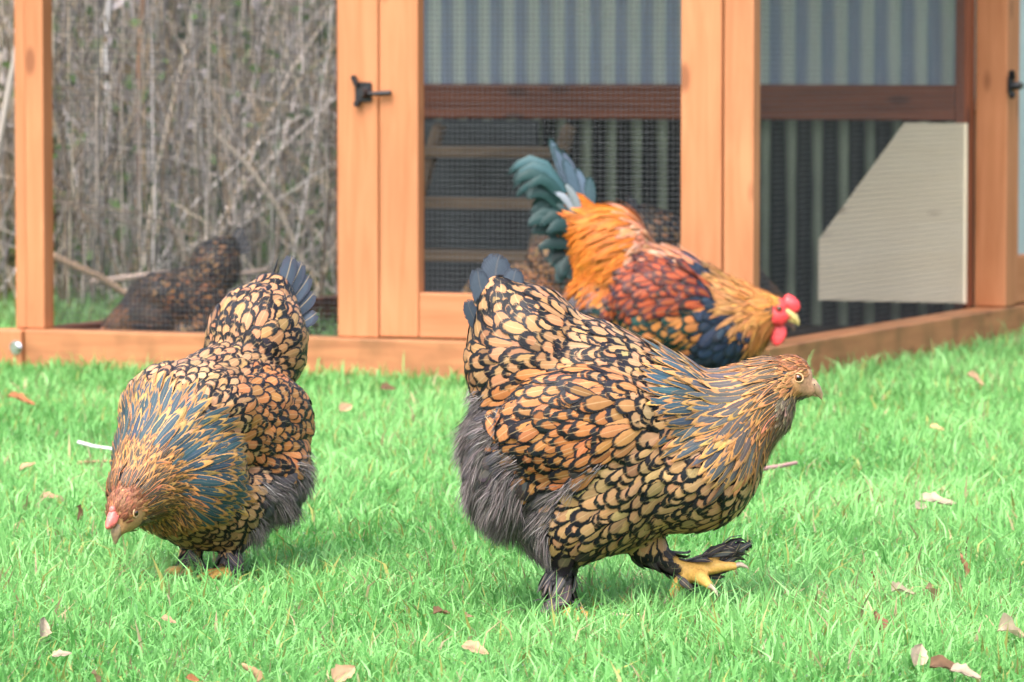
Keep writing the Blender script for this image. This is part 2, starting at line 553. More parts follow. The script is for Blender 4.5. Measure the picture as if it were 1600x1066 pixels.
# side wall on the right, receding
wire_panel('wire_mesh', coop, (-0.0925, 0.05, 0.03), (0, 1, 0), 1.722, (0, 0, 1), TOP - 0.1)
board('post', (-0.088, 1.852, 0.085), (-0.001, 1.94, TOP), ce, coop)
sd = empty('door', (0, 0, 0), 0, coop)
board('stile', (-0.04, 1.943, 0.088), (-0.003, 1.968, TOP - 0.08), ce, sd)
board('stile', (-0.04, 2.70, 0.088), (-0.003, 2.79, TOP - 0.08), ce, sd)
board('bottom_rail', (-0.04, 1.97, 0.088), (-0.004, 2.698, 0.215), ce, sd)
board('post', (-0.088, 2.80, 0.085), (-0.001, 2.90, TOP), ce, coop)
def corrugated(name, parent, o, ua, ul, va, vl, mat, amp=0.009, period=0.074):
    n = int(ul / period * 10)
    s = np.linspace(0, ul, n)
    o, ua, va = (np.array(q, float) for q in (o, ua, va))
    nr = np.cross(ua, va)
    z = np.linspace(0, vl, 4)
    V = (o + s[:, None, None] * ua + z[None, :, None] * va + (amp * np.sin(s * 2 * math.pi / period))[:, None, None] * nr).reshape(-1, 3)
    i = np.arange(n - 1)[:, None] * 4 + np.arange(3)[None]
    F = np.stack([i, i + 4, i + 5, i + 1], -1).reshape(-1, 4)
    return mesh_np(name, V, F, mat, parent)
corrugated('pale_panel', sd, (-0.02, 1.97, 0.216), (0, 1, 0), 0.728, (0, 0, 1), TOP - 0.3, M['sheet2'], amp=0.006)
latch(coop, (0.002, 1.862, 0.665), R(90))
# back wall of the run
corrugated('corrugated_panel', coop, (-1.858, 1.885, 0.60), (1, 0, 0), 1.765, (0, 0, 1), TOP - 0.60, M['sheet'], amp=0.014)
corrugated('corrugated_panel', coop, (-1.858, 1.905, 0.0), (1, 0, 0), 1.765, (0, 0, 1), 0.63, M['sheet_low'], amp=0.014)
board('cross_rail', (-1.858, 1.80, 0.572), (-0.1275, 1.85, 0.665), M['brown'], coop)
board('post', (-0.127, 1.80, 0.085), (-0.0885, 1.849, TOP), M['brown'], coop)
board('top_rail', (-1.858, 1.80, TOP - 0.09), (-0.1275, 1.85, TOP), M['brown'], coop)
# nest box end panel: plywood with its corner cut off
bm = bmesh.new()
prof = [(-0.493, 0.097), (-0.0895, 0.097), (-0.0895, 0.566), (-0.257, 0.566), (-0.493, 0.257)]
f0 = [bm.verts.new((x, 1.775, z)) for x, z in prof]; f1 = [bm.verts.new((x, 1.793, z)) for x, z in prof]
bm.faces.new(f0); bm.faces.new(f1[::-1])
for i in range(5):
    j = (i + 1) % 5
    bm.faces.new((f0[i], f1[i], f1[j], f0[j]))
nb = bm_obj('nest_box_panel', bm, M['ply'], coop)
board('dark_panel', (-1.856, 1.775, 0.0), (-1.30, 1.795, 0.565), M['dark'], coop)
# roost ladder standing inside, behind the door
rl = empty('roost_ladder', (0, 0, 0), 0, coop)
for k, (z, y) in enumerate(((0.20, 1.36), (0.335, 1.46), (0.47, 1.56))):
    board('rung', (-1.56, y, z), (-1.10 - 0.03 * k, y + 0.07, z + 0.03), M['old'], rl)
for x in (-1.54, -1.16):
    V, F = tube_arrays([(x, 1.26, 0.0), (x, 1.66, 0.55)], 0.022, 4)
    mesh_np('rail', V, F, M['old'], rl, smooth=False)
# unseen roof over the run, added to shade its interior
roof = corrugated('shade_roof_sheet', coop, (-2.0, -0.12, TOP + 0.02), (1, 0, 0), 2.1, (0, 1, 0.06), 3.1, M['roof'])
# floor of the run: dark litter
sl = []
for lx, ly in ((-1.86, 0.046), (-0.045, 0.046), (-0.045, 2.9), (-1.86, 2.9)):
    q = np.array([COOP.x, COOP.y]) + lx * E1 + ly * E2
    sl.append((q[0], q[1], 0.022))
rf = mesh_np('run_floor', sl, [[0, 1, 2, 3]],
             ground_material('run_litter', [(0.3, (0.02, 0.016, 0.012)), (0.6, (0.06, 0.045, 0.03)), (0.8, (0.13, 0.10, 0.06))], 45.0))
tag(rf, 'dark bare soil floor inside the coop run', 'floor', kind='structure')
# ------------------------------------------------------------------ grass
def make_grass(name, X, Y, hmul, wmul, seed, dull=0.0):
    rs = np.random.default_rng(seed)
    n = len(X)
    cl = wave_noise(X, Y, 21, 5.0); c2 = wave_noise(X, Y, 22, 17.0); c3 = wave_noise(X, Y, 23, 42.0)
    H = (0.0265 + 0.004 * cl + 0.004 * c2 + 0.004 * c3) * rs.lognormal(0, 0.38, n) * hmul
    H = np.clip(H, 0.010, 0.085)
    W = 0.0015 * rs.lognormal(0, 0.35, n).clip(0.5, 2.4) * wmul
    # blades lean together in tufts, each with its own scatter
    th = 2.5 * wave_noise(X, Y, 31, 6.0, 5) + rs.normal(0, 1.9, n)
    lean = np.abs(rs.normal(0.45, 0.45, n)) + 0.1
    D = np.stack([np.cos(th), np.sin(th), np.zeros(n)], 1)
    ph = rs.uniform(0, math.pi, n)
    S = np.stack([np.cos(ph), np.sin(ph), np.zeros(n)], 1)
    B = np.stack([X, Y, ground_z(X, Y) - 0.004], 1)
    up = np.array([0, 0, 1.0])
    V = np.empty((n, 5, 3), np.float32)
    m = B + up * (H * 0.55)[:, None] + D * (H * lean * 0.28)[:, None]
    tp = B + up * (H * np.clip(1 - 0.28 * lean, 0.3, 1))[:, None] + D * (H * lean * 1.0)[:, None]
    V[:, 0] = B - S * W[:, None]; V[:, 1] = B + S * W[:, None]
    V[:, 2] = m - S * (W * 0.85)[:, None]; V[:, 3] = m + S * (W * 0.85)[:, None]
    V[:, 4] = tp
    k = np.arange(n)[:, None] * 5
    F = np.stack([k + 0, k + 1, k + 3, k + 0, k + 3, k + 2, k + 2, k + 3, k + 4], -1).reshape(-1, 3)
    t = np.clip(0.5 + 0.22 * cl + 0.15 * c2 + rs.normal(0, 0.22, n), 0, 1)[:, None]
    a, b = np.array([0.092, 0.295, 0.062]), np.array([0.295, 0.60, 0.205])
    C = a * (1 - t) + b * t
    yl = (rs.random(n) < 0.06)[:, None]
    C = np.where(yl, np.array([0.36, 0.36, 0.10]) * rs.uniform(0.7, 1.1, (n, 1)), C)
    st = (rs.random(n) < 0.03 + 0.10 * np.clip(c2 + .4 * cl - .5, 0, 1))[:, None]
    C = np.where(st, np.array([0.42, 0.33, 0.18]) * rs.uniform(0.5, 1.1, (n, 1)), C)
    C = C * (1 - dull) + dull * np.array([0.09, 0.10, 0.06])
    C = np.repeat(C[:, None], 5, 1).reshape(-1, 3)
    return mesh_np(name, V.reshape(-1, 3), F, M['grass'], None, {'col': C})

def scatter_lawn(rs, n, y0, y1, slope, marg):
    Y = rs.uniform(y0, y1, n); X = rs.uniform(-1, 1, n) * (slope * y1 + marg)
    k = np.abs(X) < slope * Y + marg
    X, Y = X[k], Y[k]
    lx, ly = coop_local(X, Y)
    out = ~((lx > -1.99) & (lx < 0.012) & (ly > -0.055)) & ~((lx <= -1.97) & (ly > -0.0) & (ly < 0.06))
    # trodden flat where the hens stand
    for fx, fy in ((0.065, 5.70), (-0.42, 6.15)):
        out &= ~((np.hypot((X - fx) / 0.075, (Y - fy) / 0.085) < 1) & (rs.random(len(X)) < 0.8))
    return X[out], Y[out]
rs = np.random.default_rng(3)
XS, YS = [], []
for n, y0, y1 in ((135000, 4.7, 6.0), (130000, 6.0, 7.6), (90000, 7.6, 9.4), (60000, 9.4, 12.2)):
    x, y = scatter_lawn(rs, n, y0, y1, 0.125, 0.12)
    XS.append(x); YS.append(y)
x, y = scatter_lawn(rs, 30000, 4.2, 13.0, 0.16, 1.2)      # thinner beyond the picture's edges
k = np.abs(x) > 0.125 * y + 0.1
XS.append(x[k]); YS.append(y[k])
g = make_grass('grass', np.concatenate(XS), np.concatenate(YS), 1.0, 1.0, 41)
tag(g, 'short bright green lawn grass, wet with dew', 'grass', kind='stuff')
# dew drops caught on the blades
nd_ = 5200
Yd = rs.uniform(4.9, 8.6, nd_); Xd = rs.uniform(-1, 1, nd_) * (0.125 * Yd + 0.05)
ico = bmesh.new(); bmesh.ops.create_icosphere(ico, subdivisions=1, radius=1.0)
IV = np.array([v.co for v in ico.verts]); IF = np.array([[v.index for v in f.verts] for f in ico.faces]); ico.free()
cen = np.stack([Xd, Yd, ground_z(Xd, Yd) + rs.uniform(0.014, 0.036, nd_)], 1)
DV = cen[:, None] + IV[None] * rs.uniform(0.0005, 0.0012, (nd_, 1, 1))
DF = (IF[None] + (np.arange(nd_) * len(IV))[:, None, None]).reshape(-1, 3)
dw = mesh_np('dew_drops', DV.reshape(-1, 3), DF, M['dew'])
tag(dw, 'tiny dew drops glinting on the grass blades', 'dew', kind='stuff')
# thin rough grass inside the run and at the foot of the bank
lx = rs.uniform(-1.84, -0.95, 4200); ly = rs.uniform(0.06, 1.75, 4200)
Xr = COOP.x + lx * E1[0] + ly * E2[0]; Yr = COOP.y + lx * E1[1] + ly * E2[1]
Xb = rs.uniform(-4, 3, 16000); Yb = rs.uniform(12.2, 14.6, 16000)
lxb, lyb = coop_local(Xb, Yb)
k = ~((lxb > -2.0) & (lxb < 0.05) & (lyb > -0.1) & (lyb < 3.05))
g2 = make_grass('rough_grass', np.concatenate([Xr, Xb[k]]), np.concatenate([Yr, Yb[k]]), 1.5, 1.8, 43, dull=0.45)
tag(g2, 'dull rough grass inside and behind the coop run', 'grass', kind='stuff')

# ------------------------------------------------------------------ dry thicket on the bank
def stems(P, n, xr, yr, hr, rr, lean, rs, cols, arch=0.3):
    for i in range(n):
        x, y = rs.uniform(*xr), rs.uniform(*yr)
        z = float(ground_z(np.array(x), np.array(y)))
        h = rs.uniform(*hr); a = rs.uniform(0, 6.28); l = abs(rs.normal(0, lean)) * h
        b = rs.normal(0, arch) * h
        pts = []
        for t in (0, 0.33, 0.66, 1.0):
            pts.append((x + math.cos(a) * (l * t + b * t * t) + rs.normal(0, 0.012), y + math.sin(a) * (l * t + b * t * t) + rs.normal(0, 0.012),
                        z + h * (t - 0.25 * abs(b / h) * t * t)))
        r = rs.uniform(*rr)
        V, F = tube_arrays(pts, [r, r * 0.85, r * 0.65, r * 0.3], 3)
        P.add(V, F, np.array(cols[rs.integers(len(cols))]) * rs.uniform(0.4, 1.6))
P = Pile()
greys = [(0.55, 0.47, 0.38), (0.50, 0.46, 0.45), (0.45, 0.40, 0.38), (0.30, 0.26, 0.23), (0.36, 0.31, 0.27), (0.22, 0.17, 0.13), (0.42, 0.36, 0.28), (0.26, 0.24, 0.24), (0.17, 0.12, 0.08), (0.33, 0.24, 0.15)]
stems(P, 3000, (-3.2, 2.6), (13.3, 16.5), (0.3, 1.6), (0.0018, 0.005), 0.16, rs, greys, 0.2)
stems(P, 2600, (-3.2, 2.6), (13.5, 15.8), (0.25, 1.1), (0.002, 0.0060), 0.8, rs, greys, 0.7)
th = P.build('bramble_thicket', M['stem'])
tag(th, 'dense tangle of dry grey bramble stems behind the coop', 'thicket', kind='stuff')
# leaves hanging on in the thicket: small green, brown and pale faces
n = 44000
X = rs.uniform(-4.2, 4.2, n); Y = rs.uniform(13.6, 17.0, n)
Z = ground_z(X, Y) + rs.uniform(0, 1.0, n) ** 1.4 * 1.5
cen = np.stack([X, Y, Z], 1)
ax = rs.normal(size=(n, 3)); ax /= np.linalg.norm(ax, axis=1)[:, None]
bx_ = np.cross(ax, rs.normal(size=(n, 3))); bx_ /= np.linalg.norm(bx_, axis=1)[:, None]
s = rs.uniform(0.010, 0.034, n)[:, None]
V = np.stack([cen - ax * s, cen + bx_ * s * 0.55, cen + ax * s, cen - bx_ * s * 0.55], 1).reshape(-1, 3)
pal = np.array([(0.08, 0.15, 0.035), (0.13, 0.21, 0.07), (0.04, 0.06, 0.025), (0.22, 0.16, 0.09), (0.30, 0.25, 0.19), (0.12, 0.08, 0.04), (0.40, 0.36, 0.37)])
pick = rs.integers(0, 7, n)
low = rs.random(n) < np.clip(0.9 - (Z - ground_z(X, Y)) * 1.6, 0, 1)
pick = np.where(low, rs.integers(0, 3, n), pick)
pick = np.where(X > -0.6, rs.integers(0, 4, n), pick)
C = np.repeat(pal[pick][:, None], 4, 1).reshape(-1, 3)
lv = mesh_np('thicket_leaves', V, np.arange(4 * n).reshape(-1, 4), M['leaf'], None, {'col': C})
tag(lv, 'small green and brown leaves low in the thicket', 'leaves', kind='stuff')
# taller evergreen scrub closing the view behind the coop
n = 22000
X = rs.uniform(-6, 6, n); Y = rs.uniform(16.6, 18.6, n); Z = ground_z(X, Y) + rs.uniform(-0.2, 2.2, n)
cen = np.stack([X, Y, Z], 1)
ax = rs.normal(size=(n, 3)); ax /= np.linalg.norm(ax, axis=1)[:, None]
bx_ = np.cross(ax, rs.normal(size=(n, 3))); bx_ /= np.linalg.norm(bx_, axis=1)[:, None]
s = rs.uniform(0.02, 0.06, n)[:, None]
V = np.stack([cen - ax * s, cen + bx_ * s * 0.5, cen + ax * s, cen - bx_ * s * 0.5], 1).reshape(-1, 3)
C = np.repeat((np.array([0.06, 0.11, 0.035]) * rs.uniform(0.4, 1.6, (n, 1)))[:, None], 4, 1).reshape(-1, 3)
sc = mesh_np('evergreen_scrub', V, np.arange(4 * n).reshape(-1, 4), M['leaf'], None, {'col': C})
tag(sc, 'dark green scrub along the top of the bank', 'scrub', kind='stuff')

def stick(name, pts, rad, col, label, mat='stem', cat='stick'):
    V, F = tube_arrays(pts, rad, 7)
    o = mesh_np(name, V, F, M[mat], None, {'col': np.broadcast_to(np.array(col), (len(V), 3)) * RNG.uniform(0.8, 1.2, (len(V), 1))})
    return tag(o, label, cat)
def gp(px, py, z=0.0):
    """a point of the lawn: its place worked out once from the photograph"""
    return Vector(((px - 800) / (py - 100 + 1e-6) * (CAM_H - z) * 0.9981, (CAM_H - z) * 7000 / (py - 100) * 1.0 - 0.03, z))
stick('bare_stem', [(-1.16, 13.9, 0.25), (-1.16, 13.95, 0.7), (-1.14, 14.0, 1.1), (-1.17, 14.0, 1.7)], [0.008, 0.008, 0.007, 0.005], (0.26, 0.14, 0.08), 'tall orange brown upright stem in the thicket')
stick('bare_stem', [(-1.27, 14.2, 0.5), (-1.285, 14.2, 0.75), (-1.27, 14.2, 1.0), (-1.29, 14.2, 1.6)], [0.006, 0.007, 0.009, 0.007], (0.6, 0.58, 0.58), 'pale whitish stem in the thicket near the left post')
stick('fallen_branch', [(-1.30, 12.4, 0.20), (-1.15, 12.45, 0.13), (-1.05, 12.5, 0.06), (-0.98, 12.5, 0.03)], [0.012, 0.011, 0.010, 0.006], (0.32, 0.22, 0.15), 'brown fallen branch lying behind the left mesh panel', cat='branch')
stick('fallen_branch', [(-1.2, 12.75, 0.10), (-1.0, 12.8, 0.12), (-0.85, 12.8, 0.11), (-0.7, 12.85, 0.13)], [0.009, 0.010, 0.009, 0.006], (0.34, 0.26, 0.22), 'grey brown branch lying level beyond the run, near the dark hen', cat='branch')
stick('leaning_branch', [(-0.62, 13.5, 0.1), (-0.70, 13.5, 0.28), (-0.80, 13.5, 0.42), (-0.90, 13.5, 0.52)], [0.009, 0.009, 0.008, 0.006], (0.34, 0.29, 0.24), 'pale grey branch leaning across the thicket', cat='branch')
stick('leaning_branch', [(-1.62, 13.0, 0.05), (-1.50, 13.05, 0.45), (-1.42, 13.1, 0.9)], [0.012, 0.011, 0.008], (0.3, 0.27, 0.24), 'pale branch leaning beyond the left end of the coop', cat='branch')
# ------------------------------------------------------------------ birds: body surface
class Body:
    """a bird's body as blended solids; gives distance, normals and one continuous skin mesh"""
    def __init__(self): self.p = []
    def e(self, c, r, tilt=0.0, tag='b', yaw=0.0):
        m = np.array(Euler((0, tilt, yaw)).to_matrix())
        self.p.append(('e', np.array(c, float), np.array(r, float), m, tag))
    def c(self, a, b, ra, rb, tag='b'):
        self.p.append(('c', np.array(a, float), np.array(b, float), (ra, rb), tag))
    def each(self, P):
        out = []
        for q in self.p:
            if q[0] == 'e':
                d = (P - q[1]) @ q[3]
                d = d / q[2]
                k0 = np.sqrt(np.einsum('...i,...i', d, d)) + 1e-9
                d = d / q[2]
                k1 = np.sqrt(np.einsum('...i,...i', d, d)) + 1e-9
                out.append(k0 * (k0 - 1) / k1)
            else:
                ab = q[2] - q[1]
                t = np.clip(((P - q[1]) @ ab) / (ab @ ab), 0, 1)
                d = P - q[1] - t[..., None] * ab
                out.append(np.sqrt(np.einsum('...i,...i', d, d)) - (q[3][0] + (q[3][1] - q[3][0]) * t))
        return out
    def f(self, P):
        # the trunk blends softly, the slim parts (head, legs, toes) tightly
        g = {}
        for q, d in zip(self.p, self.each(P)):
            k = 0.008 if q[4] in ('b', 'neck', 'thigh') else 0.0022
            g[k] = g.get(k, 0) + np.exp(-np.clip(d, -0.3, 0.5) / k)
        u = 0
        for k, s in g.items():
            u = u + np.exp(np.clip(k * np.log(s + 1e-30), -0.5, 0.3) / 0.003)
        return -0.003 * np.log(u + 1e-30)
    TET = np.array([[1, -1, -1], [-1, -1, 1], [-1, 1, -1], [1, 1, 1]], float)
    def fg(self, P, h=0.0012):
        """distance and normal from four nearby samples"""
        v = [self.f(P + k * h) for k in self.TET]
        g = sum(k * q[..., None] for k, q in zip(self.TET, v))
        return sum(v) / 4, g / (np.linalg.norm(g, axis=-1, keepdims=True) + 1e-9)
    def grad(self, P):
        return self.fg(P)[1]
    def project(self, P, it=2):
        for _ in range(it):
            d, g = self.fg(P)
            P = P - g * np.clip(d, -0.02, 0.02)[..., None]
        return P
    def tags(self, P):
        d = np.stack(self.each(P), -1)
        return np.array([q[4] for q in self.p])[d.argmin(-1)]
    def nets(self, h):
        lo = np.min([np.minimum(q[1] - np.max(q[2]), q[1] - np.max(q[2])) if q[0] == 'e' else np.minimum(q[1], q[2]) - max(q[3]) for q in self.p], 0) - 3 * h
        hi = np.max([q[1] + np.max(q[2]) if q[0] == 'e' else np.maximum(q[1], q[2]) + max(q[3]) for q in self.p], 0) + 3 * h
        n = np.ceil((hi - lo) / h).astype(int)
        ax = [lo[i] + h * np.arange(n[i]) for i in range(3)]
        Fv = np.empty(n, np.float32)
        yy, zz = np.meshgrid(ax[1], ax[2], indexing='ij')
        for i in range(n[0]):
            Fv[i] = self.f(np.stack([np.full_like(yy, ax[0][i]), yy, zz], -1))
        S = Fv < 0
        act = np.zeros(n - 1, int)
        for a in (0, 1):
            for b in (0, 1):
                for c in (0, 1):
                    act += S[a:n[0] - 1 + a, b:n[1] - 1 + b, c:n[2] - 1 + c]
        m = (act > 0) & (act < 8)
        idx = -np.ones(n - 1, int)
        cells = np.argwhere(m)
        idx[m] = np.arange(len(cells))
        V = self.project(lo + (cells + 0.5) * h, 3)
        Q = []
        for a in range(3):
            b, c = (a + 1) % 3, (a + 2) % 3
            s0 = [slice(None)] * 3; s1 = [slice(None)] * 3
            s0[a] = slice(0, -1); s1[a] = slice(1, None)
            ch = np.argwhere(S[tuple(s0)] != S[tuple(s1)])
            inn = S[tuple(s0)][tuple(ch.T)]
            eb, ec = np.eye(3, dtype=int)[b], np.eye(3, dtype=int)[c]
            q = np.stack([idx[tuple((ch - eb - ec).T)], idx[tuple((ch - ec).T)], idx[tuple(ch.T)], idx[tuple((ch - eb).T)]], -1)
            q[~inn] = q[~inn][:, ::-1]
            Q.append(q)
        return V, np.vstack(Q)

def in_poly(x, y, poly):
    ins = np.zeros(len(x), bool)
    n = len(poly)
    for i in range(n):
        x0, y0 = poly[i]; x1, y1 = poly[(i + 1) % n]
        c = ((y0 > y) != (y1 > y)) & (x < (x1 - x0) * (y - y0) / (y1 - y0 + 1e-12) + x0)
        ins ^= c
    return ins

def poisson(P, r, rs):
    """keep points at least r apart (r per point)"""
    cs = 0.012
    grid = {}
    keep = []
    ci = np.floor(P / cs).astype(int)
    for i in rs.permutation(len(P)):
        a, b, c = ci[i]; ri = r[i]; ok = True
        w = int(math.ceil(ri / cs))
        for da in range(-w, w + 1):
            for db in range(-w, w + 1):
                for dc in range(-w, w + 1):
                    for j in grid.get((a + da, b + db, c + dc), ()):
                        d = P[i] - P[j]
                        if d @ d < ri * ri:
                            ok = False; break
                    if not ok: break
                if not ok: break
            if not ok: break
        if ok:
            grid.setdefault((a, b, c), []).append(i); keep.append(i)
    return np.array(keep, int)

ROWS = np.array([0, 0.25, 0.5, 0.7, 0.85, 0.95, 1.0])
SHAPES = {'round': np.array([0.35, 0.72, 0.95, 1.0, 0.88, 0.60, 0.22]),
          'point': np.array([0.40, 0.85, 1.0, 0.86, 0.58, 0.30, 0.06])}
COLS = np.array([-1, -0.5, 0, 0.5, 1.0])
NR, NC = len(ROWS), len(COLS)
_i = np.arange(NR - 1)[:, None] * NC + np.arange(NC - 1)[None]
FQ = np.stack([_i, _i + 1, _i + NC + 1, _i + NC], -1).reshape(-1, 4)
UVQ = np.stack(np.broadcast_arrays(COLS[None] * 0.5 + 0.5, ROWS[:, None]), -1).reshape(-1, 2)

def feather_mesh(name, CL, NM, W, shape, c0, c1, prm, parent, cup=0.12):
    """CL (n,rows,3) centrelines, NM (n,rows,3) normals, W (n,) widths -> one joined feather coat"""
    n = len(CL)
    T = np.gradient(CL, axis=1)
    S = np.cross(NM, T); S /= np.linalg.norm(S, axis=-1, keepdims=True) + 1e-9
    sh = SHAPES[shape] if isinstance(shape, str) else shape
    hw = W[:, None] * 0.5 * sh[None]
    V = (CL[:, :, None] + S[:, :, None] * (hw[:, :, None] * COLS)[..., None]
         - NM[:, :, None] * (cup * hw[:, :, None] * COLS ** 2)[..., None])
    k = NR * NC
    F = (FQ[None] + (np.arange(n) * k)[:, None, None]).reshape(-1, 4)
    rep = lambda A: np.repeat(A[:, None], k, 1).reshape(-1, 3)
    return mesh_np(name, V.reshape(-1, 3), F, M['feather'], parent,
                   {'c0': rep(c0), 'c1': rep(c1), 'prm': rep(prm)}, np.tile(UVQ, (n, 1)))

def lay(body, flow, p, L, h0, lift, rs, wander=0.2, stiff=0.0):
    """walk each feather's centreline over the body along the flow"""
    n = len(p)
    CL = np.empty((n, NR, 3)); NM = np.empty((n, NR, 3))
    q = p.copy(); jit = rs.normal(0, wander, n)
    nr = body.grad(q)
    hj = rs.normal(0, 0.0006, n)
    t = None
    for i in range(NR):
        fl = flow(q)
        fl = fl - nr * (fl * nr).sum(-1, keepdims=True)
        fl /= np.linalg.norm(fl, axis=-1, keepdims=True) + 1e-9
        fl = fl * np.cos(jit)[:, None] + np.cross(nr, fl) * np.sin(jit)[:, None]
        t = fl if t is None else t * 0.5 + fl * 0.5
        CL[:, i] = q + nr * (h0 + hj + lift * ROWS[i])[:, None]
        NM[:, i] = nr
        if i < NR - 1:
            q = q + t * (L * (ROWS[i + 1] - ROWS[i]))[:, None]
            q = body.project(q, 1)
            nr = body.grad(q)
    return CL, NM

def path_feather(p0, p1, p2, w, nrm, c0, c1, lace, shaft=0.3):
    """a single long feather on a bent path"""
    p0, p1, p2 = (np.array(q, float) for q in (p0, p1, p2))
    t = ROWS[:, None]
    CL = (1 - t) ** 2 * p0 + 2 * t * (1 - t) * p1 + t * t * p2
    T = np.gradient(CL, axis=0)
    N = np.array(nrm, float)[None] - T * ((T @ np.array(nrm, float)) / (T ** 2).sum(1))[:, None]
    N /= np.linalg.norm(N, axis=1)[:, None]
    return CL, N, w, c0, c1, (lace, shaft, .25)

def single_feathers(name, parent, items, shape='round', cup=0.12):
    for CL, N, w, c0, c1, pr in items:
        feather_mesh(name, CL[None], N[None], np.array([w]), shape, np.array([c0]), np.array([c1]), np.array([pr]), parent, cup)

def strands(name, body, flow, p, L, w, cols, parent, rs, puff=0.45, clump=0.6):
    """loose down: thin curved barbs standing off the body"""
    n = len(p)
    nr = body.grad(p)
    fl = flow(p); fl = fl - nr * (fl * nr).sum(-1, keepdims=True)
    fl /= np.linalg.norm(fl, axis=-1, keepdims=True) + 1e-9
    k = np.array([[90, 40, 60], [-50, 80, 70], [60, -70, 90]])
    cn = np.sin(p @ k.T + np.array([0.3, 1.7, 4.0])) * clump
    d = fl + nr * puff + cn + rs.normal(0, 0.18, (n, 3))
    d /= np.linalg.norm(d, axis=1)[:, None]
    sd = np.cross(d, rs.normal(size=(n, 3))); sd /= np.linalg.norm(sd, axis=1)[:, None]
    g = np.array([0, 0, -1.0])
    V = np.empty((n, 7, 3))
    for i, (t, ww) in enumerate(((0, 1.0), (0.4, 0.8), (0.75, 0.5))):
        c = p + d * (L * t)[:, None] + (fl * 0.35 + g * 0.25) * (L * t * t)[:, None]
        V[:, 2 * i] = c - sd * w * ww; V[:, 2 * i + 1] = c + sd * w * ww
    V[:, 6] = p + d * L[:, None] + (fl * 0.35 + g * 0.25) * L[:, None]
    b = np.arange(n)[:, None] * 7
    F = np.stack([b, b + 1, b + 3, b, b + 3, b + 2, b + 2, b + 3, b + 5, b + 2, b + 5, b + 4, b + 4, b + 5, b + 6], -1).reshape(-1, 3)
    C = np.repeat(cols[:, None], 7, 1).reshape(-1, 3)
    return mesh_np(name, V.reshape(-1, 3), F, M['down'], parent, {'col': C})

def flow_field(anchors, sig):
    """anchors: side-view (x, z, dx, dz); smooth field of feather directions"""
    A = np.array(anchors, float)
    dv = A[:, 2:] / np.linalg.norm(A[:, 2:], axis=1)[:, None]
    def f(P):
        d2 = (P[:, None, 0] - A[None, :, 0]) ** 2 + (P[:, None, 2] - A[None, :, 1]) ** 2
        w = np.exp(-d2 / (2 * sig * sig)) + 1e-6 / (d2 + 1e-4)
        v = (w @ dv) / w.sum(1)[:, None]
        return np.stack([v[:, 0], np.zeros(len(P)), v[:, 1]], 1)
    return f

BLACK = np.array([0.010, 0.010, 0.013]); TEAL = np.array([0.026, 0.056, 0.078])
def vary(rs, n, col, amt=0.18, hue=0.06):
    c = np.array(col)[None] * rs.normal(1, amt, (n, 1)).clip(0.45, 1.6)
    return np.clip(c * rs.normal(1, hue, (n, 3)), 0.003, 0.95)

# feather kinds: length, width, spacing, lift, base height, shape, lace
HEN = {
    'saddle': dict(L=.044, W=.0205, sp=.0092, lift=.0032, h0=.001, shape='round', c0=(.33, .170, .078), c1=BLACK, lace=.755, shaft=.25, name='saddle_feathers'),
    'cape':   dict(L=.040, W=.0188, sp=.0085, lift=.0032, h0=.001, shape='round', c0=(.335, .185, .090), c1=BLACK, lace=.75, shaft=.25, name='back_feathers'),
    'breast': dict(L=.038, W=.0208, sp=.0097, lift=.0034, h0=.001, shape='round', c0=(.40, .225, .112), c1=BLACK, lace=.765, shaft=.25, name='breast_feathers'),
    'belly':  dict(L=.042, W=.024, sp=.0120, lift=.0050, h0=.001, shape='round', c0=(.10, .075, .05), c1=BLACK, lace=.55, shaft=.1, name='belly_feathers'),
    'wing':   dict(L=.042, W=.0190, sp=.0084, lift=.0036, h0=.003, shape='round', c0=(.35, .138, .048), c1=BLACK, lace=.76, shaft=.3, name='wing_coverts'),
    'hackle': dict(wander=.12, L=.070, W=.0118, sp=.0056, lift=.0042, h0=.004, shape='point', c0=TEAL, c1=(.36, .185, .065), lace=.90, shaft=.12, name='neck_hackle'),
    'nape':   dict(L=.036, W=.0062, sp=.0036, lift=.0030, h0=.003, shape='point', c0=(.060, .045, .035), c1=(.36, .165, .058), lace=.66, shaft=.2, name='nape_feathers'),
    'crown':  dict(L=.013, W=.0046, sp=.0028, lift=.0018, h0=.0004, shape='point', c0=(.11, .045, .025), c1=(.26, .105, .04), lace=.55, shaft=.1, name='head_feathers'),
    'cheek':  dict(L=.014, W=.0042, sp=.0026, lift=.0020, h0=.0004, shape='point', c0=(.32, .145, .055), c1=(.40, .20, .08), lace=.5, shaft=.1, name='cheek_feathers'),
    'throat': dict(L=.018, W=.0050, sp=.0032, lift=.0035, h0=.0005, shape='point', c0=(.10, .075, .06), c1=(.24, .17, .11), lace=.6, shaft=.2, name='throat_feathers'),
    'thigh':  dict(L=.034, W=.018, sp=.0095, lift=.005, h0=.0, shape='round', c0=(.05, .042, .042), c1=(.035, .03, .032), lace=.75, shaft=.2, name='thigh_feathers'),
    'shank':  dict(L=.040, W=.011, sp=.0058, lift=.014, h0=.0, shape='point', c0=(.085, .075, .08), c1=(.05, .045, .05), lace=.75, shaft=.75, name='leg_feathers'),
    'under':  dict(L=.040, W=.022, sp=.0115, lift=.006, h0=.0, shape='round', c0=(.055, .05, .055), c1=(.045, .04, .045), lace=.7, shaft=.1, name='fluff_underfeathers'),
}

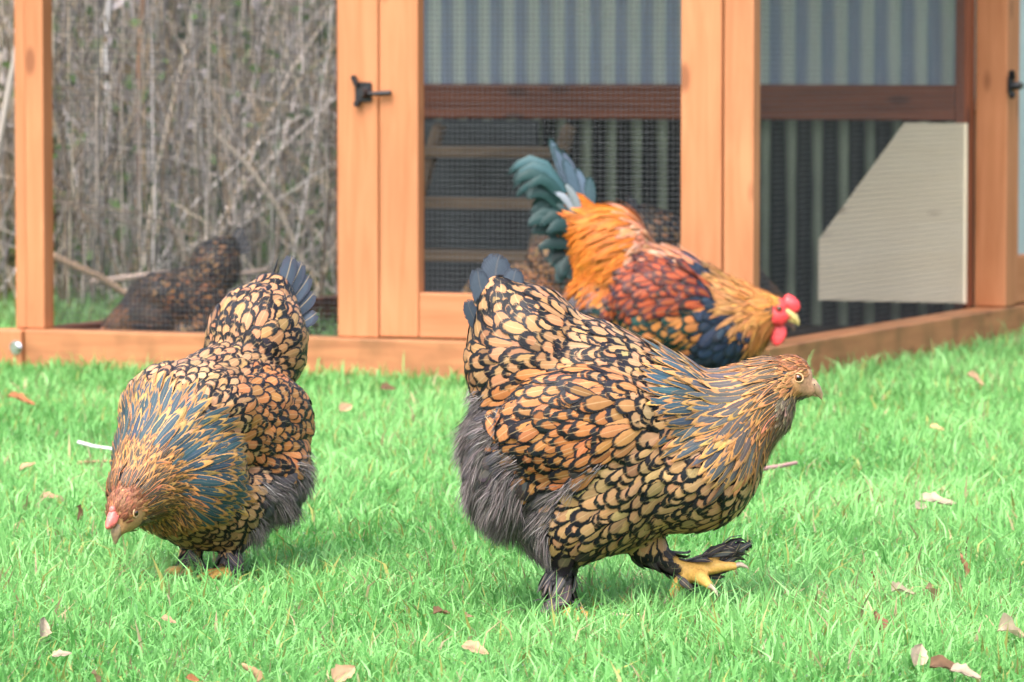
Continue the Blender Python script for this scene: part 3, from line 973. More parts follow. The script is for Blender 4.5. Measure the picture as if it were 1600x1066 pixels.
def build_bird(name, body, region, flow, styles, skin_col, seed, grid=0.0052, fluff=7000, fluff_col=(.14, .118, .116), loc=(0, 0, 0), yaw=0.0, n_cand=42000):
    rs = np.random.default_rng(seed)
    root = empty(name, loc, yaw)
    V, Q = body.nets(grid)
    mesh_np('body', V, Q, M['skin'], root, {'col': skin_col(V, body.tags(V))})
    # candidate feather roots, evenly over the skin
    pick = rs.integers(0, len(Q), n_cand)
    ab = rs.random((n_cand, 2, 1))
    q = V[Q[pick]]
    P = (q[:, 0] * (1 - ab[:, 0]) + q[:, 1] * ab[:, 0]) * (1 - ab[:, 1]) + (q[:, 3] * (1 - ab[:, 0]) + q[:, 2] * ab[:, 0]) * ab[:, 1]
    P = body.project(P, 2)
    reg = region(P, body.tags(P), rs)
    for k, st in styles.items():
        m = P[reg == k]
        if len(m) == 0:
            continue
        sp = np.full(len(m), st['sp'])
        keep = poisson(m, sp * rs.uniform(0.85, 1.1, len(m)), rs)
        p = m[keep]; n = len(p)
        L = st['L'] * rs.normal(1, .12, n).clip(.6, 1.4); W = st['W'] * rs.normal(1, .17, n).clip(.6, 1.4)
        CL, NM = lay(body, flow, p, L, st['h0'], st['lift'] * rs.normal(1, .3, n).clip(.3, 2), rs, st.get('wander', .2))
        c0 = vary(rs, n, st['c0'], .16); c1 = vary(rs, n, st['c1'], .25, .08)
        lace = st['lace'] + rs.normal(0, .07, n)
        if 'fn' in st:
            c0, c1, lace = st['fn'](p, c0, c1, lace, rs)
        prm = np.stack([lace, np.full(n, st['shaft']), rs.uniform(.5, 1, n)], 1)
        o = feather_mesh(st['name'], CL, NM, W, st['shape'], c0, c1, prm, root)
        o['kind'] = 'stuff'
    if fluff:
        m = P[(reg == 'under') | (reg == 'tuft')]
        if len(m):
            p = m[rs.integers(0, len(m), fluff)] + rs.normal(0, .002, (fluff, 3))
            p = body.project(p, 1)
            L = rs.uniform(.010, .030, fluff)
            cols = np.array(fluff_col) * rs.lognormal(0, .38, (fluff, 1)) * rs.normal(1, .05, (fluff, 3))
            o = strands('fluff', body, flow, p, L, .00055, np.clip(cols, .01, .6), root, rs)
            o['kind'] = 'stuff'
    return root

def loft_beak(name, pts, wd, ht, mat, parent, n=10):
    P = np.array(pts, float)
    T = np.gradient(P, axis=0); T /= np.linalg.norm(T, axis=1)[:, None]
    S = np.array([0, 1.0, 0]); U = np.cross(T, S)
    th = np.arange(n) * 2 * math.pi / n
    V = P[:, None] + np.cos(th)[None, :, None] * S * np.array(wd)[:, None, None] + np.sin(th)[None, :, None] * U[:, None] * np.array(ht)[:, None, None]
    m = len(P)
    i = np.arange(m - 1)[:, None] * n; j = np.arange(n)[None]; j2 = (j + 1) % n
    F = np.stack([i + j, i + j2, i + n + j2, i + n + j], -1).reshape(-1, 4)
    return mesh_np(name, V.reshape(-1, 3), F, mat, parent)

def head_parts(root, c, fwd, r, kind='hen', cy=0.0):
    """eyes, beak, comb, wattles and earlobes on a head at c looking along fwd (side view x,z)"""
    c = np.array([c[0], cy, c[1]], float); f = np.array([fwd[0], 0, fwd[1]]); f /= np.linalg.norm(f)
    u = np.cross(f, np.array([0, 1.0, 0]))
    u = u if u[2] > 0 or abs(u[2]) < .3 and u[0] > 0 else -u
    y = np.array([0, 1.0, 0])
    at = lambda a, b, s=0: c + f * a * r + u * b * r + y * s * r
    pit = -math.atan2(f[2], f[0])
    big = kind == 'rooster'
    for s in (-1, 1):
        ey = blob('eye', at(.20, .20, .70 * s), (.20 * r,) * 3, M['iris'], root, sub=3)
        blob('pupil', at(.22, .20, .815 * s), (.135 * r, .10 * r, .135 * r), M['eye'], ey, sub=3)
        V, F = tube_arrays([tuple(at(.20 + .24 * math.cos(t), .20 + .20 * math.sin(t), .80 * s)) for t in np.linspace(0, 2 * math.pi, 17)], .038 * r, 6)
        mesh_np('eyelid', V, F, M['red'] if big else M['lid'], ey)
        blob('earlobe', at(-.30, -.70, .74 * s) if not big else at(-.55, -.15, .80 * s), (.17 * r, .12 * r, (.2 if big else .33) * r), M['lobe'], root, rot=(0, pit + .2, 0), lump=.08, seed=3)
        if big:
            blob('wattle', at(.85, -1.25, .32 * s), (.46 * r, .13 * r, .74 * r), M['red'], root, rot=(.12 * s, .1, 0), lump=.10, seed=5)
            blob('face_skin', at(.30, -.30, .56 * s), (.66 * r, .24 * r, .60 * r), M['red'], root, rot=(0, pit, 0), lump=.08, seed=8)
        else:
            blob('wattle', at(.40, -.66, .30 * s), (.20 * r, .10 * r, .16 * r), M['lid'], root, rot=(0, pit, 0), lump=.12, seed=6)
    bk = M['beak_pale'] if big else M['beak']
    loft_beak('upper_beak', [at(.60, .20), at(.98, .18), at(1.30, .06), at(1.58, -.10), at(1.74, -.26)], [.36 * r, .34 * r, .26 * r, .14 * r, .02 * r], [.30 * r, .30 * r, .25 * r, .15 * r, .02 * r], bk, root)
    loft_beak('lower_beak', [at(.60, -.16), at(.98, -.20), at(1.28, -.22), at(1.52, -.24)], [.26 * r, .24 * r, .15 * r, .01 * r], [.12 * r, .11 * r, .08 * r, .01 * r], bk, root)
    for s in (-1, 1):
        blob('nostril', at(1.05, .24, .27 * s), (.085 * r, .03 * r, .035 * r), M['eye'], root, rot=(0, pit + .5, 0), sub=2)
    if big:
        cm = blob('comb', at(.72, .72), (.66 * r, .36 * r, .44 * r), M['red'], root, rot=(0, pit + .35, 0), lump=.16, seed=2)
        for k in range(3):
            blob('comb_lobe', at(.35 + .30 * k, 1.02 - .12 * k), (.2 * r, .18 * r, .2 * r), M['red'], cm, lump=.1, seed=10 + k, sub=2)
    return at

def foot(body, a, toes, ra=.008):
    for b in toes:
        m = (np.array(a) * .45 + np.array(b) * .55) + np.array([0, 0, .003])
        body.c(a, m, ra, ra * .82, 'leg'); body.c(m, b, ra * .82, ra * .55, 'leg')

def claws(root, a, toes):
    for b in toes:
        d = np.array(b) - np.array(a); d /= np.linalg.norm(d)
        b = np.array(b)
        V, F = tube_arrays([b, b + d * .008 + [0, 0, .001], b + d * .015 + [0, 0, -.003], b + d * .019 + [0, 0, -.007]], [.0042, .0036, .002, .0002], 6)
        mesh_np('claw', V, F, M['claw'], root)

YEL = np.array([.58, .33, .085])
def skin_colours(face_c, face_r, face_col=(.40, .22, .13)):
    def f(V, tg):
        C = np.tile(np.array([.05, .045, .048]), (len(V), 1))
        C[tg == 'leg'] = YEL
        hd = (tg == 'head') | (tg == 'face')
        C[hd] = np.array([.42, .22, .10])
        d = np.linalg.norm(V - np.array([face_c[0], 0, face_c[1]]), axis=1)
        C[hd & (d < face_r)] = np.array(face_col)
        return C
    return f

# ------------------------------------------------------------------ the walking hen in front
SC = 1 / 1210.0
def px(x, y): return ((x - 875) * SC, (968 - y) * SC)
def p3(x, y, s=0.0):
    a = px(x, y); return (a[0], s * SC, a[1])
B = Body()
def el(body, conv, x, y, s, rx, rs_, rz, k, tilt=0, tag='b'):
    q = conv(x, y, s); body.e(q, (rx * k, rs_ * k, rz * k), tilt, tag)
el(B, p3, 824, 562, 0, 94, 98, 112, SC)
el(B, p3, 935, 690, 0, 160, 135, 172, SC)
el(B, p3, 912, 582, 0, 70, 88, 80, SC)
el(B, p3, 1078, 724, 0, 106, 112, 106, SC)
el(B, p3, 1020, 650, 0, 98, 112, 90, SC)
el(B, p3, 800, 715, 0, 74, 112, 112, SC)
el(B, p3, 890, 808, 0, 84, 105, 66, SC)
el(B, p3, 780, 480, 0, 34, 40, 44, SC)
B.c(p3(1085, 672), p3(1200, 603), 76 * SC, 42 * SC, 'neck')
B.c(p3(1105, 705), p3(1190, 645), 76 * SC, 46 * SC, 'neck')
el(B, p3, 1234, 590, 0, 35, 27, 34, SC, 0, 'head')
B.c(p3(1240, 598), p3(1262, 609), 22 * SC, 13 * SC, 'face')
for s in (-1, 1):
    el(B, p3, 893, 650, 116 * s, 112, 34, 74, SC, R(-8))
# standing leg (right) and lifted leg (left)
B.c(p3(925, 795, -50), p3(882, 850, -40), 58 * SC, 30 * SC, 'thigh')
B.c(p3(880, 860, -40), p3(872, 950, -38), 17 * SC, 14 * SC, 'shank')
TA = p3(873, 952, -38); TT = [p3(925, 962, -50), p3(915, 964, -5), p3(905, 963, -85), p3(835, 963, -30)]
foot(B, TA, TT)
B.c(p3(985, 810, 35), p3(1012, 858, 20), 50 * SC, 26 * SC, 'thigh')
B.c(p3(1012, 864, 18), p3(1078, 897, 10), 15 * SC, 11.5 * SC, 'leg')
UA = p3(1080, 898, 10); UT = [p3(1148, 886, -6), p3(1150, 862, 34), p3(1108, 914, -34), p3(1050, 932, 8)]
foot(B, UA, UT, .0098)

def PX(poly): return [px(*q) for q in poly]
POLY = {k: PX(v) for k, v in {
    'hackle': [(1150, 530), (1180, 640), (1190, 680), (1165, 695), (1130, 680), (1095, 650), (1075, 610), (1075, 560), (1100, 545)],
    'nape': [(1150, 530), (1214, 535), (1218, 580), (1206, 620), (1212, 650), (1200, 690), (1175, 705), (1178, 640)],
    'wing': [(1000, 600), (990, 675), (930, 715), (880, 738), (845, 738), (800, 690), (785, 640), (790, 610), (840, 585), (920, 575)],
    'under': [(690, 590), (745, 600), (800, 640), (800, 690), (845, 738), (880, 738), (935, 690), (940, 720), (880, 760), (850, 830), (860, 905), (690, 905)],
    'belly': [(850, 850), (960, 868), (1100, 905), (840, 910)],
    'cape': [(1080, 540), (1075, 610), (1060, 640), (1000, 640), (925, 575), (930, 480)],
}.items()}
FACE_C = px(1257, 600)
def hen_region(P, tg, rs):
    x, z = P[:, 0] + rs.normal(0, .003, len(P)), P[:, 2] + rs.normal(0, .003, len(P))
    out = np.full(len(P), 'breast', dtype=object)
    out[(P[:, 0] < px(1000, 0)[0]) & (P[:, 2] > px(0, 640)[1])] = 'saddle'
    out[(P[:, 0] > px(1150, 0)[0]) & (P[:, 2] > px(0, 690)[1])] = 'nape'
    for k in ('belly', 'cape', 'under', 'wing', 'nape', 'hackle'):
        out[in_poly(x, z, POLY[k])] = k
    out[(tg == 'thigh') & (P[:, 2] < px(0, 845)[1])] = 'thigh'
    out[tg == 'shank'] = 'shank'
    out[tg == 'leg'] = 'none'
    hd = (tg == 'head') | (tg == 'face') | (P[:, 0] > px(1214, 0)[0])
    hd &= tg != 'leg'
    hd &= P[:, 2] > px(0, 700)[1]
    out[hd] = 'cheek'
    out[hd & (P[:, 2] > px(0, 577)[1])] = 'crown'
    out[hd & (P[:, 2] < px(0, 614)[1])] = 'throat'
    d = np.hypot(P[:, 0] - FACE_C[0], P[:, 2] - FACE_C[1])
    out[hd & (d < 14 * SC) & (np.abs(P[:, 1]) > .004)] = 'none'
    out[hd & (P[:, 0] > px(1266, 0)[0])] = 'none'
    ex, ez = px(1244, 589)
    out[hd & (np.hypot(P[:, 0] - ex - .006, P[:, 2] - ez) < 10 * SC) & (np.abs(P[:, 1]) > .01)] = 'none'
    # foot feathering on the lifted leg's outer side
    out[(tg == 'leg') & (P[:, 2] > .035) & (P[:, 0] > .1) & (P[:, 2] > px(0, 905)[1]) & (rs.random(len(P)) < .12) & (P[:, 1] > .006)] = 'shank'
    return out
def AN(lst): return [(*px(a, b), c, -d) for a, b, c, d in lst]
flow_main = flow_field(AN([
    (800, 470, -.25, -1), (740, 500, -.1, -1), (870, 500, -1, -.1), (820, 540, -1, .0), (760, 580, -1, .55), (940, 530, -1, -.12), (900, 570, -1, .0),
    (1000, 570, -1, -.15), (980, 640, -1, .12), (900, 630, -1, .12), (840, 640, -1, .25), (880, 700, -1, .6), (940, 690, -1, .45), (800, 670, -1, .3),
    (1080, 600, -1, .08), (1100, 680, -1, .65), (1150, 600, -1, .25), (1170, 690, -.75, 1), (1200, 580, -1, .2), (1205, 650, -.6, 1), (1050, 640, -1, .3),
    (1240, 570, -1, .05), (1240, 600, -1, .35), (1235, 640, -.8, .8), (1120, 770, -1, .75), (1060, 740, -1, .6), (1000, 760, -1, .55), (1050, 810, -1, .5),
    (960, 830, -1, .6), (900, 780, -1, .6), (1170, 760, -.7, 1), (780, 720, -.8, .9), (760, 780, -.5, 1), (820, 820, -.4, 1), (880, 860, -.3, 1),
    (875, 910, -.15, 1), (872, 950, -.5, 1), (1010, 850, -.3, 1), (1040, 880, 1, .35), (1120, 890, 1, -.3)]), 34 * SC)

def hen_wing_fn(p, c0, c1, lace, rs):
    t = np.clip((p[:, 0] - px(960, 0)[0]) / (.05), 0, 1)[:, None]
    return c0 * (1 - t) + t * vary(rs, len(p), (.40, .20, .085)), c1, lace
def hen_hackle_fn(p, c0, c1, lace, rs):
    # nearer the head the gold takes over
    t = np.clip((p[:, 0] - px(1090, 0)[0]) / (95 * SC), 0, 1)[:, None]
    return c0 * (1 - .35 * t) + .35 * t * vary(rs, len(p), (.20, .10, .04)), c1, lace - .22 * t[:, 0]
ST = {k: dict(v) for k, v in HEN.items()}
ST['wing']['fn'] = hen_wing_fn
ST['hackle']['fn'] = hen_hackle_fn
hen = build_bird('hen', B, hen_region, flow_main, ST, skin_colours(FACE_C, 25 * SC), 5, loc=(0.0625, 5.770, 0.004), fluff=15000)
tag(hen, 'gold laced hen striding right in front, one yellow foot lifted off the grass', 'hen')
head_parts(hen, px(1236, 592), (1, -.5), 33 * SC)
claws(hen, UA, UT)
GREYB = (.060, .078, .105)
tail = []
for a, (bx0, by0, mx, my, tx, ty, w) in enumerate([
        (782, 490, 766, 436, 780, 398, 50), (798, 490, 796, 446, 806, 420, 36), (772, 500, 748, 458, 746, 420, 34),
        (762, 530, 738, 500, 730, 470, 24)]):
    for s in (-1, 1):
        q = path_feather(p3(bx0, by0, (10 + 3 * a) * s), p3(mx, my, (14 + 6 * a) * s), p3(tx, ty, (8 + 9 * a) * s), w * SC, (0.15, s * 1.0, 0.1), np.array(GREYB) * random.uniform(.75, 1.1), (.04, .05, .07), .90, .06)
        tail.append(q)
single_feathers('tail_feather', hen, tail)
prim = []
for (a, b, c, d, e, f, w, col) in [(822, 692, 782, 680, 757, 640, 32, (.44, .17, .06)), (835, 708, 800, 700, 775, 668, 22, (.42, .18, .07)), (830, 660, 798, 655, 768, 632, 30, (.10, .12, .16))]:
    for s in (-1, 1):
        prim.append(path_feather(p3(a, b, 128 * s), p3(c, d, 128 * s), p3(e, f, 112 * s), w * SC, (-.1, s, .1), col, BLACK, .86, .5))
single_feathers('flight_feather', hen, prim)
# ------------------------------------------------------------------ the pecking hen on the left
def conv_id(x, z, s=0.0): return (x, s, z)
B2 = Body()
LGY = .034
def e2(x, z, rx, ry, rz, y=0.0, tilt=0.0, tag='b'): B2.e((x, y, z), (rx, ry, rz), tilt, tag)
e2(-.132, .340, .078, .074, .084)
e2(-.172, .398, .034, .034, .040)
e2(-.045, .232, .112, .090, .106)
e2(.076, .172, .086, .098, .102)
e2(.052, .256, .084, .102, .066)
e2(-.100, .200, .066, .088, .10)
for s in (-1, 1): e2(-.075, .150, .062, .050, .066, .062 * s)
e2(.005, .115, .088, .088, .066)
NA, NB = np.array([.085, 0, .225]), np.array([.200, .008, .150])
B2.c(NA, NB, .070, .036, 'neck')
B2.c((.10, 0, .180), (.198, .008, .138), .064, .036, 'neck')
H2, HF2, HY = (.232, .122), np.array([.60, -.80]), .012
B2.e((H2[0], HY, H2[1]), (.032, .025, .031), 0, 'head')
B2.c((H2[0] + .004, HY, H2[1] - .006), (H2[0] + HF2[0] * .028, HY, H2[1] + HF2[1] * .028), .021, .012, 'face')
for s in (-1, 1):
    e2(-.045, .232, .105, .024, .062, .080 * s, R(-6))
    B2.c((-.02, .05 * s, .13), (-.012, LGY * s, .072), .048, .026, 'thigh')
    B2.c((-.012, LGY * s, .075), (.004, LGY * s, .016), .015, .011, 'shank')
FT2 = {}
for s in (-1, 1):
    a = (.004, LGY * s, .014); tt = [(.050, LGY * s, .006), (.040, (LGY + .028) * s, .006), (.040, (LGY - .028) * s, .006), (-.028, LGY * s, .006)]
    foot(B2, a, tt, .007); FT2[s] = (a, tt)
WING2 = [(.065, .285), (.065, .205), (-.02, .168), (-.10, .178), (-.165, .235), (-.14, .275), (-.05, .30)]
UND2 = [(-.28, .29), (-.19, .27), (-.11, .19), (-.02, .168), (.012, .15), (.0, .03), (-.28, .03)]
def peck_region(P, tg, rs):
    x, z = P[:, 0] + rs.normal(0, .003, len(P)), P[:, 2] + rs.normal(0, .003, len(P))
    out = np.full(len(P), 'breast', dtype=object)
    out[(z > .235) & (x < .10)] = 'cape'
    out[(x < -.045) & (z > .2)] = 'saddle'
    out[in_poly(x, z, UND2)] = 'under'
    out[in_poly(x, z, WING2) & (np.abs(P[:, 1]) > .065)] = 'wing'
    ax = NB - NA
    t = ((np.stack([x, P[:, 1], z], 1) - NA) @ ax) / (ax @ ax)
    out[(t > .32) & (t < .76) & (z > .105 + .05 * (1 - t))] = 'hackle'
    out[(t >= .76) & (z > .10)] = 'nape'
    out[(tg == 'thigh') & (z < .085)] = 'thigh'
    out[tg == 'shank'] = 'shank'
    out[tg == 'leg'] = 'none'
    d = np.stack([P[:, 0] - H2[0], P[:, 2] - H2[1]], 1)
    a = d @ HF2 / np.linalg.norm(HF2); b = d @ np.array([.78, .62])
    hd = (tg == 'head') | (tg == 'face')
    out[hd] = 'cheek'
    out[hd & (b > .004)] = 'crown'
    out[hd & (b < -.016)] = 'throat'
    out[hd & (np.hypot(a - .014, b + .004) < .015) & (np.abs(P[:, 1] - HY) > .007)] = 'none'
    out[hd & (a > .026)] = 'none'
    return out
flow_peck = flow_field([
    (-.19, .42, -.6, .8), (-.14, .42, -.9, .45), (-.07, .355, -.8, .6), (0, .31, -1, .3), (-.13, .32, -1, .12), (-.2, .31, -.8, -.5), (-.08, .29, -1, .1),
    (.05, .30, -1, .25), (.06, .25, -1, .1), (0, .23, -1, 0), (-.08, .22, -1, .02), (-.13, .24, -1, .0), (.10, .27, -1, .4), (.16, .22, -1, .5), (.15, .17, -1, .1), (.14, .13, -1, -.25),
    (.20, .20, -.9, .6), (.21, .16, -1, .35), (.23, .18, -.75, .75), (.22, .13, -.8, .3), (.245, .15, -.6, .8), (.10, .11, -1, -.25), (.05, .14, -1, -.3), (.18, .12, -.8, -.5), (0, .1, -1, -.3),
    (-.05, .15, -.9, -.6), (-.14, .19, -.8, -.8), (-.17, .16, -.4, -1), (-.1, .12, -.4, -1), (-.012, .08, -.3, -1), (0, .03, -.4, -1)], .032)
ST2 = {k: dict(v) for k, v in HEN.items()}
def peck_hackle(p, c0, c1, lace, rs):
    ax = NB - NA
    t = np.clip(((p - NA) @ ax) / (ax @ ax), 0, 1)
    return c0, c1, lace - .20 * t
ST2['hackle']['fn'] = peck_hackle
ST2['hackle'].update(L=.070, W=.0108, sp=.0052, lift=.0032, wander=.1)
ST2['crown'].update(c0=(.15, .055, .032), c1=(.25, .10, .05))
LH = Vector((-0.422, 6.20, 0.004)); LYAW = R(-120)
lhen = build_bird('hen', B2, peck_region, flow_peck, ST2, skin_colours((H2[0] + .01, H2[1] - .012), .022, (.42, .19, .13)), 17, loc=LH, yaw=LYAW, fluff=12000)
tag(lhen, 'gold laced hen with lowered head, pecking towards the camera at left', 'hen')
head_parts(lhen, H2, HF2, .0300, cy=HY)
def pea_comb(root, c, fwd, r, mat, cy=0.0):
    f = np.array([fwd[0], 0, fwd[1]]); f /= np.linalg.norm(f); u = np.array([-f[2], 0, f[0]])
    if u[2] < 0 and abs(u[2]) > .5: u = -u
    if u[0] < 0 and abs(u[2]) <= .62: u = -u
    C0 = np.array([c[0], cy, c[1]])
    cm = blob('comb', C0 + f * .78 * r + u * .62 * r, (.50 * r, .24 * r, .26 * r), mat, root, rot=(0, -math.atan2(f[2], f[0]), 0), lump=.16, seed=4)
    for k in range(3):
        blob('comb_lobe', C0 + f * (.48 + .27 * k) * r + u * (.82 - .1 * k) * r, (.15 * r, .15 * r, .17 * r), mat, cm, lump=.1, seed=20 + k, sub=2)
pea_comb(lhen, H2, HF2, .0350, M['comb'], HY)
tl = []
for a, (x0, z0, x1, z1, x2, z2, w) in enumerate([(-.170, .40, -.196, .432, -.214, .468, .030), (-.175, .395, -.208, .425, -.232, .458, .028), (-.18, .385, -.216, .41, -.242, .438, .027),
                                                 (-.185, .37, -.22, .39, -.244, .412, .026), (-.19, .355, -.222, .367, -.240, .382, .024)]):
    for s in (-1, 1):
        tl.append(path_feather((x0, .012 * s, z0), (x1, (.016 + .004 * a) * s, z1), (x2, (.012 + .007 * a) * s, z2), w, (.3, s * .8, .5), np.array(GREYB) * random.uniform(.6, 1.1), (.05, .055, .075), .8, .35))
single_feathers('tail_feather', lhen, tl)
pf = []
for x0, z0, x1, z1, x2, z2, w, col in [(-.10, .205, -.14, .21, -.175, .222, .024, (.5, .2, .07)), (-.09, .193, -.13, .195, -.165, .205, .022, (.5, .21, .08)), (-.07, .182, -.11, .182, -.145, .19, .020, (.45, .18, .07))]:
    for s in (-1, 1):
        pf.append(path_feather((x0, .098 * s, z0), (x1, .098 * s, z1), (x2, .078 * s, z2), w, (-.1, s, .1), col, BLACK, .86, .5))
single_feathers('flight_feather', lhen, pf)

for o_ in (lhen,): o_.scale = (.93, .93, .95)
# ------------------------------------------------------------------ the rooster by the coop door
SR = 1 / 737.0
def pr(x, y): return ((x - 1010) * SR, (631 - y) * SR)
def r3(x, y, s=0.0):
    a = pr(x, y); return (a[0], s * SR, a[1])
B3 = Body()
el(B3, r3, 955, 402, 0, 62, 62, 78, SR)
el(B3, r3, 1040, 478, 0, 112, 82, 86, SR, R(22))
el(B3, r3, 1115, 515, 0, 80, 76, 74, SR)
el(B3, r3, 940, 480, 0, 54, 62, 60, SR)
el(B3, r3, 1025, 555, 0, 66, 60, 46, SR)
el(B3, r3, 900, 350, 0, 34, 30, 44, SR, R(-30))
B3.c(r3(1105, 488), r3(1188, 482), 64 * SR, 27 * SR, 'neck')
B3.c(r3(1120, 515), r3(1185, 505), 56 * SR, 26 * SR, 'neck')
HR = (1210, 482)
el(B3, r3, HR[0], HR[1], 0, 22, 17, 20, SR, 0, 'head')
B3.c(r3(1214, 484), r3(1232, 492), 14 * SR, 8 * SR, 'face')
for s in (-1, 1):
    el(B3, r3, 1045, 475, 70 * s, 74, 20, 58, SR, R(12))
    B3.c(r3(1020, 545, 40 * s), r3(1012, 588, 34 * s), 36 * SR, 20 * SR, 'thigh')
    B3.c(r3(1012, 588, 34 * s), r3(1016, 622, 34 * s), 12 * SR, 9 * SR, 'shank')
for s in (-1, 1):
    foot(B3, r3(1016, 622, 34 * s), [r3(1056, 627, 34 * s), r3(1048, 627, 58 * s), r3(1048, 627, 12 * s), r3(992, 627, 34 * s)], .008)
POL3 = {k: [pr(*q) for q in v] for k, v in {
    'under': [(870, 415), (905, 430), (950, 455), (965, 500), (960, 600), (860, 600), (850, 440)],
    'wingbay': [(960, 445), (1115, 470), (1110, 535), (1040, 545), (985, 520), (945, 480)],
    'wingbow': [(985, 420), (1040, 400), (1095, 415), (1115, 445), (1110, 474), (1050, 480), (975, 478)],
    'saddle': [(900, 340), (940, 290), (1000, 320), (1030, 370), (1010, 410), (985, 425), (960, 440), (890, 415)],
    'back': [(990, 310), (1120, 405), (1090, 420), (1040, 402), (1010, 400)],
    'hackle': [(1118, 400), (1180, 440), (1188, 505), (1170, 500), (1150, 480), (1140, 455)],
    'nape': [(1172, 440), (1205, 440), (1198, 475), (1200, 522), (1182, 522)],
    'tailbase': [(850, 300), (930, 290), (905, 345), (880, 420), (850, 400)],
}.items()}
def roo_region(P, tg, rs):
    x, z = P[:, 0] + rs.normal(0, .004, len(P)), P[:, 2] + rs.normal(0, .004, len(P))
    out = np.full(len(P), 'breast', dtype=object)
    for k in ('under', 'saddle', 'back', 'wingbay', 'wingbow', 'tailbase', 'hackle', 'nape'):
        m = in_poly(x, z, POL3[k])
        if k.startswith('wing'): m &= np.abs(P[:, 1]) > 45 * SR
        out[m] = k
    out[(tg == 'thigh') & (z < .1)] = 'thigh'
    out[tg == 'shank'] = 'shank'
    out[tg == 'leg'] = 'none'
    hd = (tg == 'head') | (tg == 'face')
    out[(tg == 'neck') & (out == 'breast') & (P[:, 0] > pr(1165, 0)[0]) & (z > pr(0, 518)[1])] = 'nape'
    out[hd] = 'none'
    out[hd & (P[:, 2] > pr(0, 476)[1]) & (P[:, 0] < pr(1222, 0)[0])] = 'crown'
    out[hd & (P[:, 0] < pr(1203, 0)[0])] = 'crown'
    return out
def AR(lst): return [(*pr(a, b), c, -d) for a, b, c, d in lst]
flow_roo = flow_field(AR([(900, 330, -.6, -.8), (940, 320, -1, .1), (980, 340, -1, .15), (930, 380, -1, .7), (960, 400, -.9, .9), (900, 400, -.7, .8), (1000, 380, -1, .5),
    (1060, 400, -1, -.3), (1100, 430, -1, -.3), (1050, 450, -1, .25), (1000, 470, -1, .5), (1080, 490, -1, .4), (1020, 520, -1, .5), (1130, 440, -1, -.1), (1150, 470, -1, .3), (1150, 510, -.8, .9),
    (1190, 460, -1, -.1), (1190, 510, -.6, 1), (1215, 480, -1, 0), (1130, 560, -.8, 1), (1180, 550, -.4, 1), (1060, 560, -.8, .8), (930, 470, -.8, .8), (930, 520, -.5, 1), (1012, 600, -.3, 1)]), .045)
GRN = (.012, .035, .036)
ROO = {
    'saddle': dict(L=.095, W=.0105, sp=.0075, lift=.008, h0=.003, shape='point', c0=(.38, .095, .010), c1=(.42, .125, .016), lace=.8, shaft=.1, name='saddle_hackle'),
    'back': dict(L=.060, W=.012, sp=.0085, lift=.008, h0=.002, shape='point', c0=(.40, .15, .07), c1=(.44, .23, .15), lace=.75, shaft=.1, name='back_feathers'),
    'wingbow': dict(L=.050, W=.020, sp=.0115, lift=.008, h0=.003, shape='round', c0=(.22, .038, .011), c1=(.05, .018, .02), lace=.74, shaft=.2, name='wing_bow_feathers'),
    'wingbay': dict(L=.050, W=.024, sp=.013, lift=.006, h0=.002, shape='round', c0=(.42, .16, .05), c1=GRN, lace=.66, shaft=.1, name='wing_bay_feathers'),
    'breast': dict(L=.050, W=.024, sp=.013, lift=.006, h0=.001, shape='round', c0=(.018, .030, .055), c1=(.012, .016, .026), lace=.8, shaft=.05, name='breast_feathers'),
    'hackle': dict(L=.056, W=.0085, sp=.0060, lift=.005, h0=.004, shape='point', c0=(.24, .105, .036), c1=(.34, .16, .056), lace=.55, shaft=.1, name='neck_hackle'),
    'nape': dict(L=.055, W=.0085, sp=.0055, lift=.007, h0=.003, shape='point', c0=(.38, .14, .035), c1=(.40, .17, .05), lace=.6, shaft=.1, name='nape_feathers'),
    'crown': dict(L=.020, W=.006, sp=.0042, lift=.003, h0=.001, shape='point', c0=(.46, .19, .03), c1=(.48, .22, .05), lace=.6, shaft=.1, name='head_feathers'),
    'tailbase': dict(L=.065, W=.028, sp=.015, lift=.012, h0=.002, shape='round', c0=(.014, .045, .045), c1=GRN, lace=.8, shaft=.1, name='tail_coverts'),
    'thigh': dict(HEN['thigh']), 'shank': dict(HEN['shank']), 'under': dict(HEN['under']),
}
rooster = build_bird('rooster', B3, roo_region, flow_roo, ROO, skin_colours((pr(1214, 486)), .05, (.70, .06, .06)), 29, grid=.006, loc=(0.285, 9.5, 0.0), yaw=R(-8), fluff=5000, fluff_col=(.17, .15, .165), n_cand=30000)
tag(rooster, 'rooster with orange saddle, dark green tail and red face by the coop door', 'rooster')
head_parts(rooster, pr(HR[0] + 3, HR[1]), (1, -.5), 25 * SR, 'rooster')
sk = []
def sick(x0, y0, x1, y1, x2, y2, w, s, col, n=1):
    sk.append(path_feather(r3(x0, y0, s * .5), r3(x1, y1, s), r3(x2, y2, s * 1.2), w * SR, (.25, -1 if s <= 0 else 1, .25), np.array(col) * random.uniform(.8, 1.3), GRN, .88, .0))
sick_list = [(905, 360, 850, 200, 792, 275, 22, -8, (.03, .075, .085)), (905, 350, 880, 262, 856, 214, 22, 4, (.10, .14, .19)), (910, 345, 900, 270, 872, 232, 22, 8, (.10, .12, .17)), (905, 365, 850, 235, 808, 292, 24, 8, (.05, .075, .10)),
             (915, 352, 915, 290, 898, 262, 20, 0, (.07, .10, .14)), (920, 348, 925, 300, 920, 275, 20, -6, (.05, .09, .11)), (915, 365, 895, 300, 868, 300, 14, -40, (.30, .33, .38)), (915, 360, 905, 300, 885, 285, 14, -38, (.26, .30, .33))]
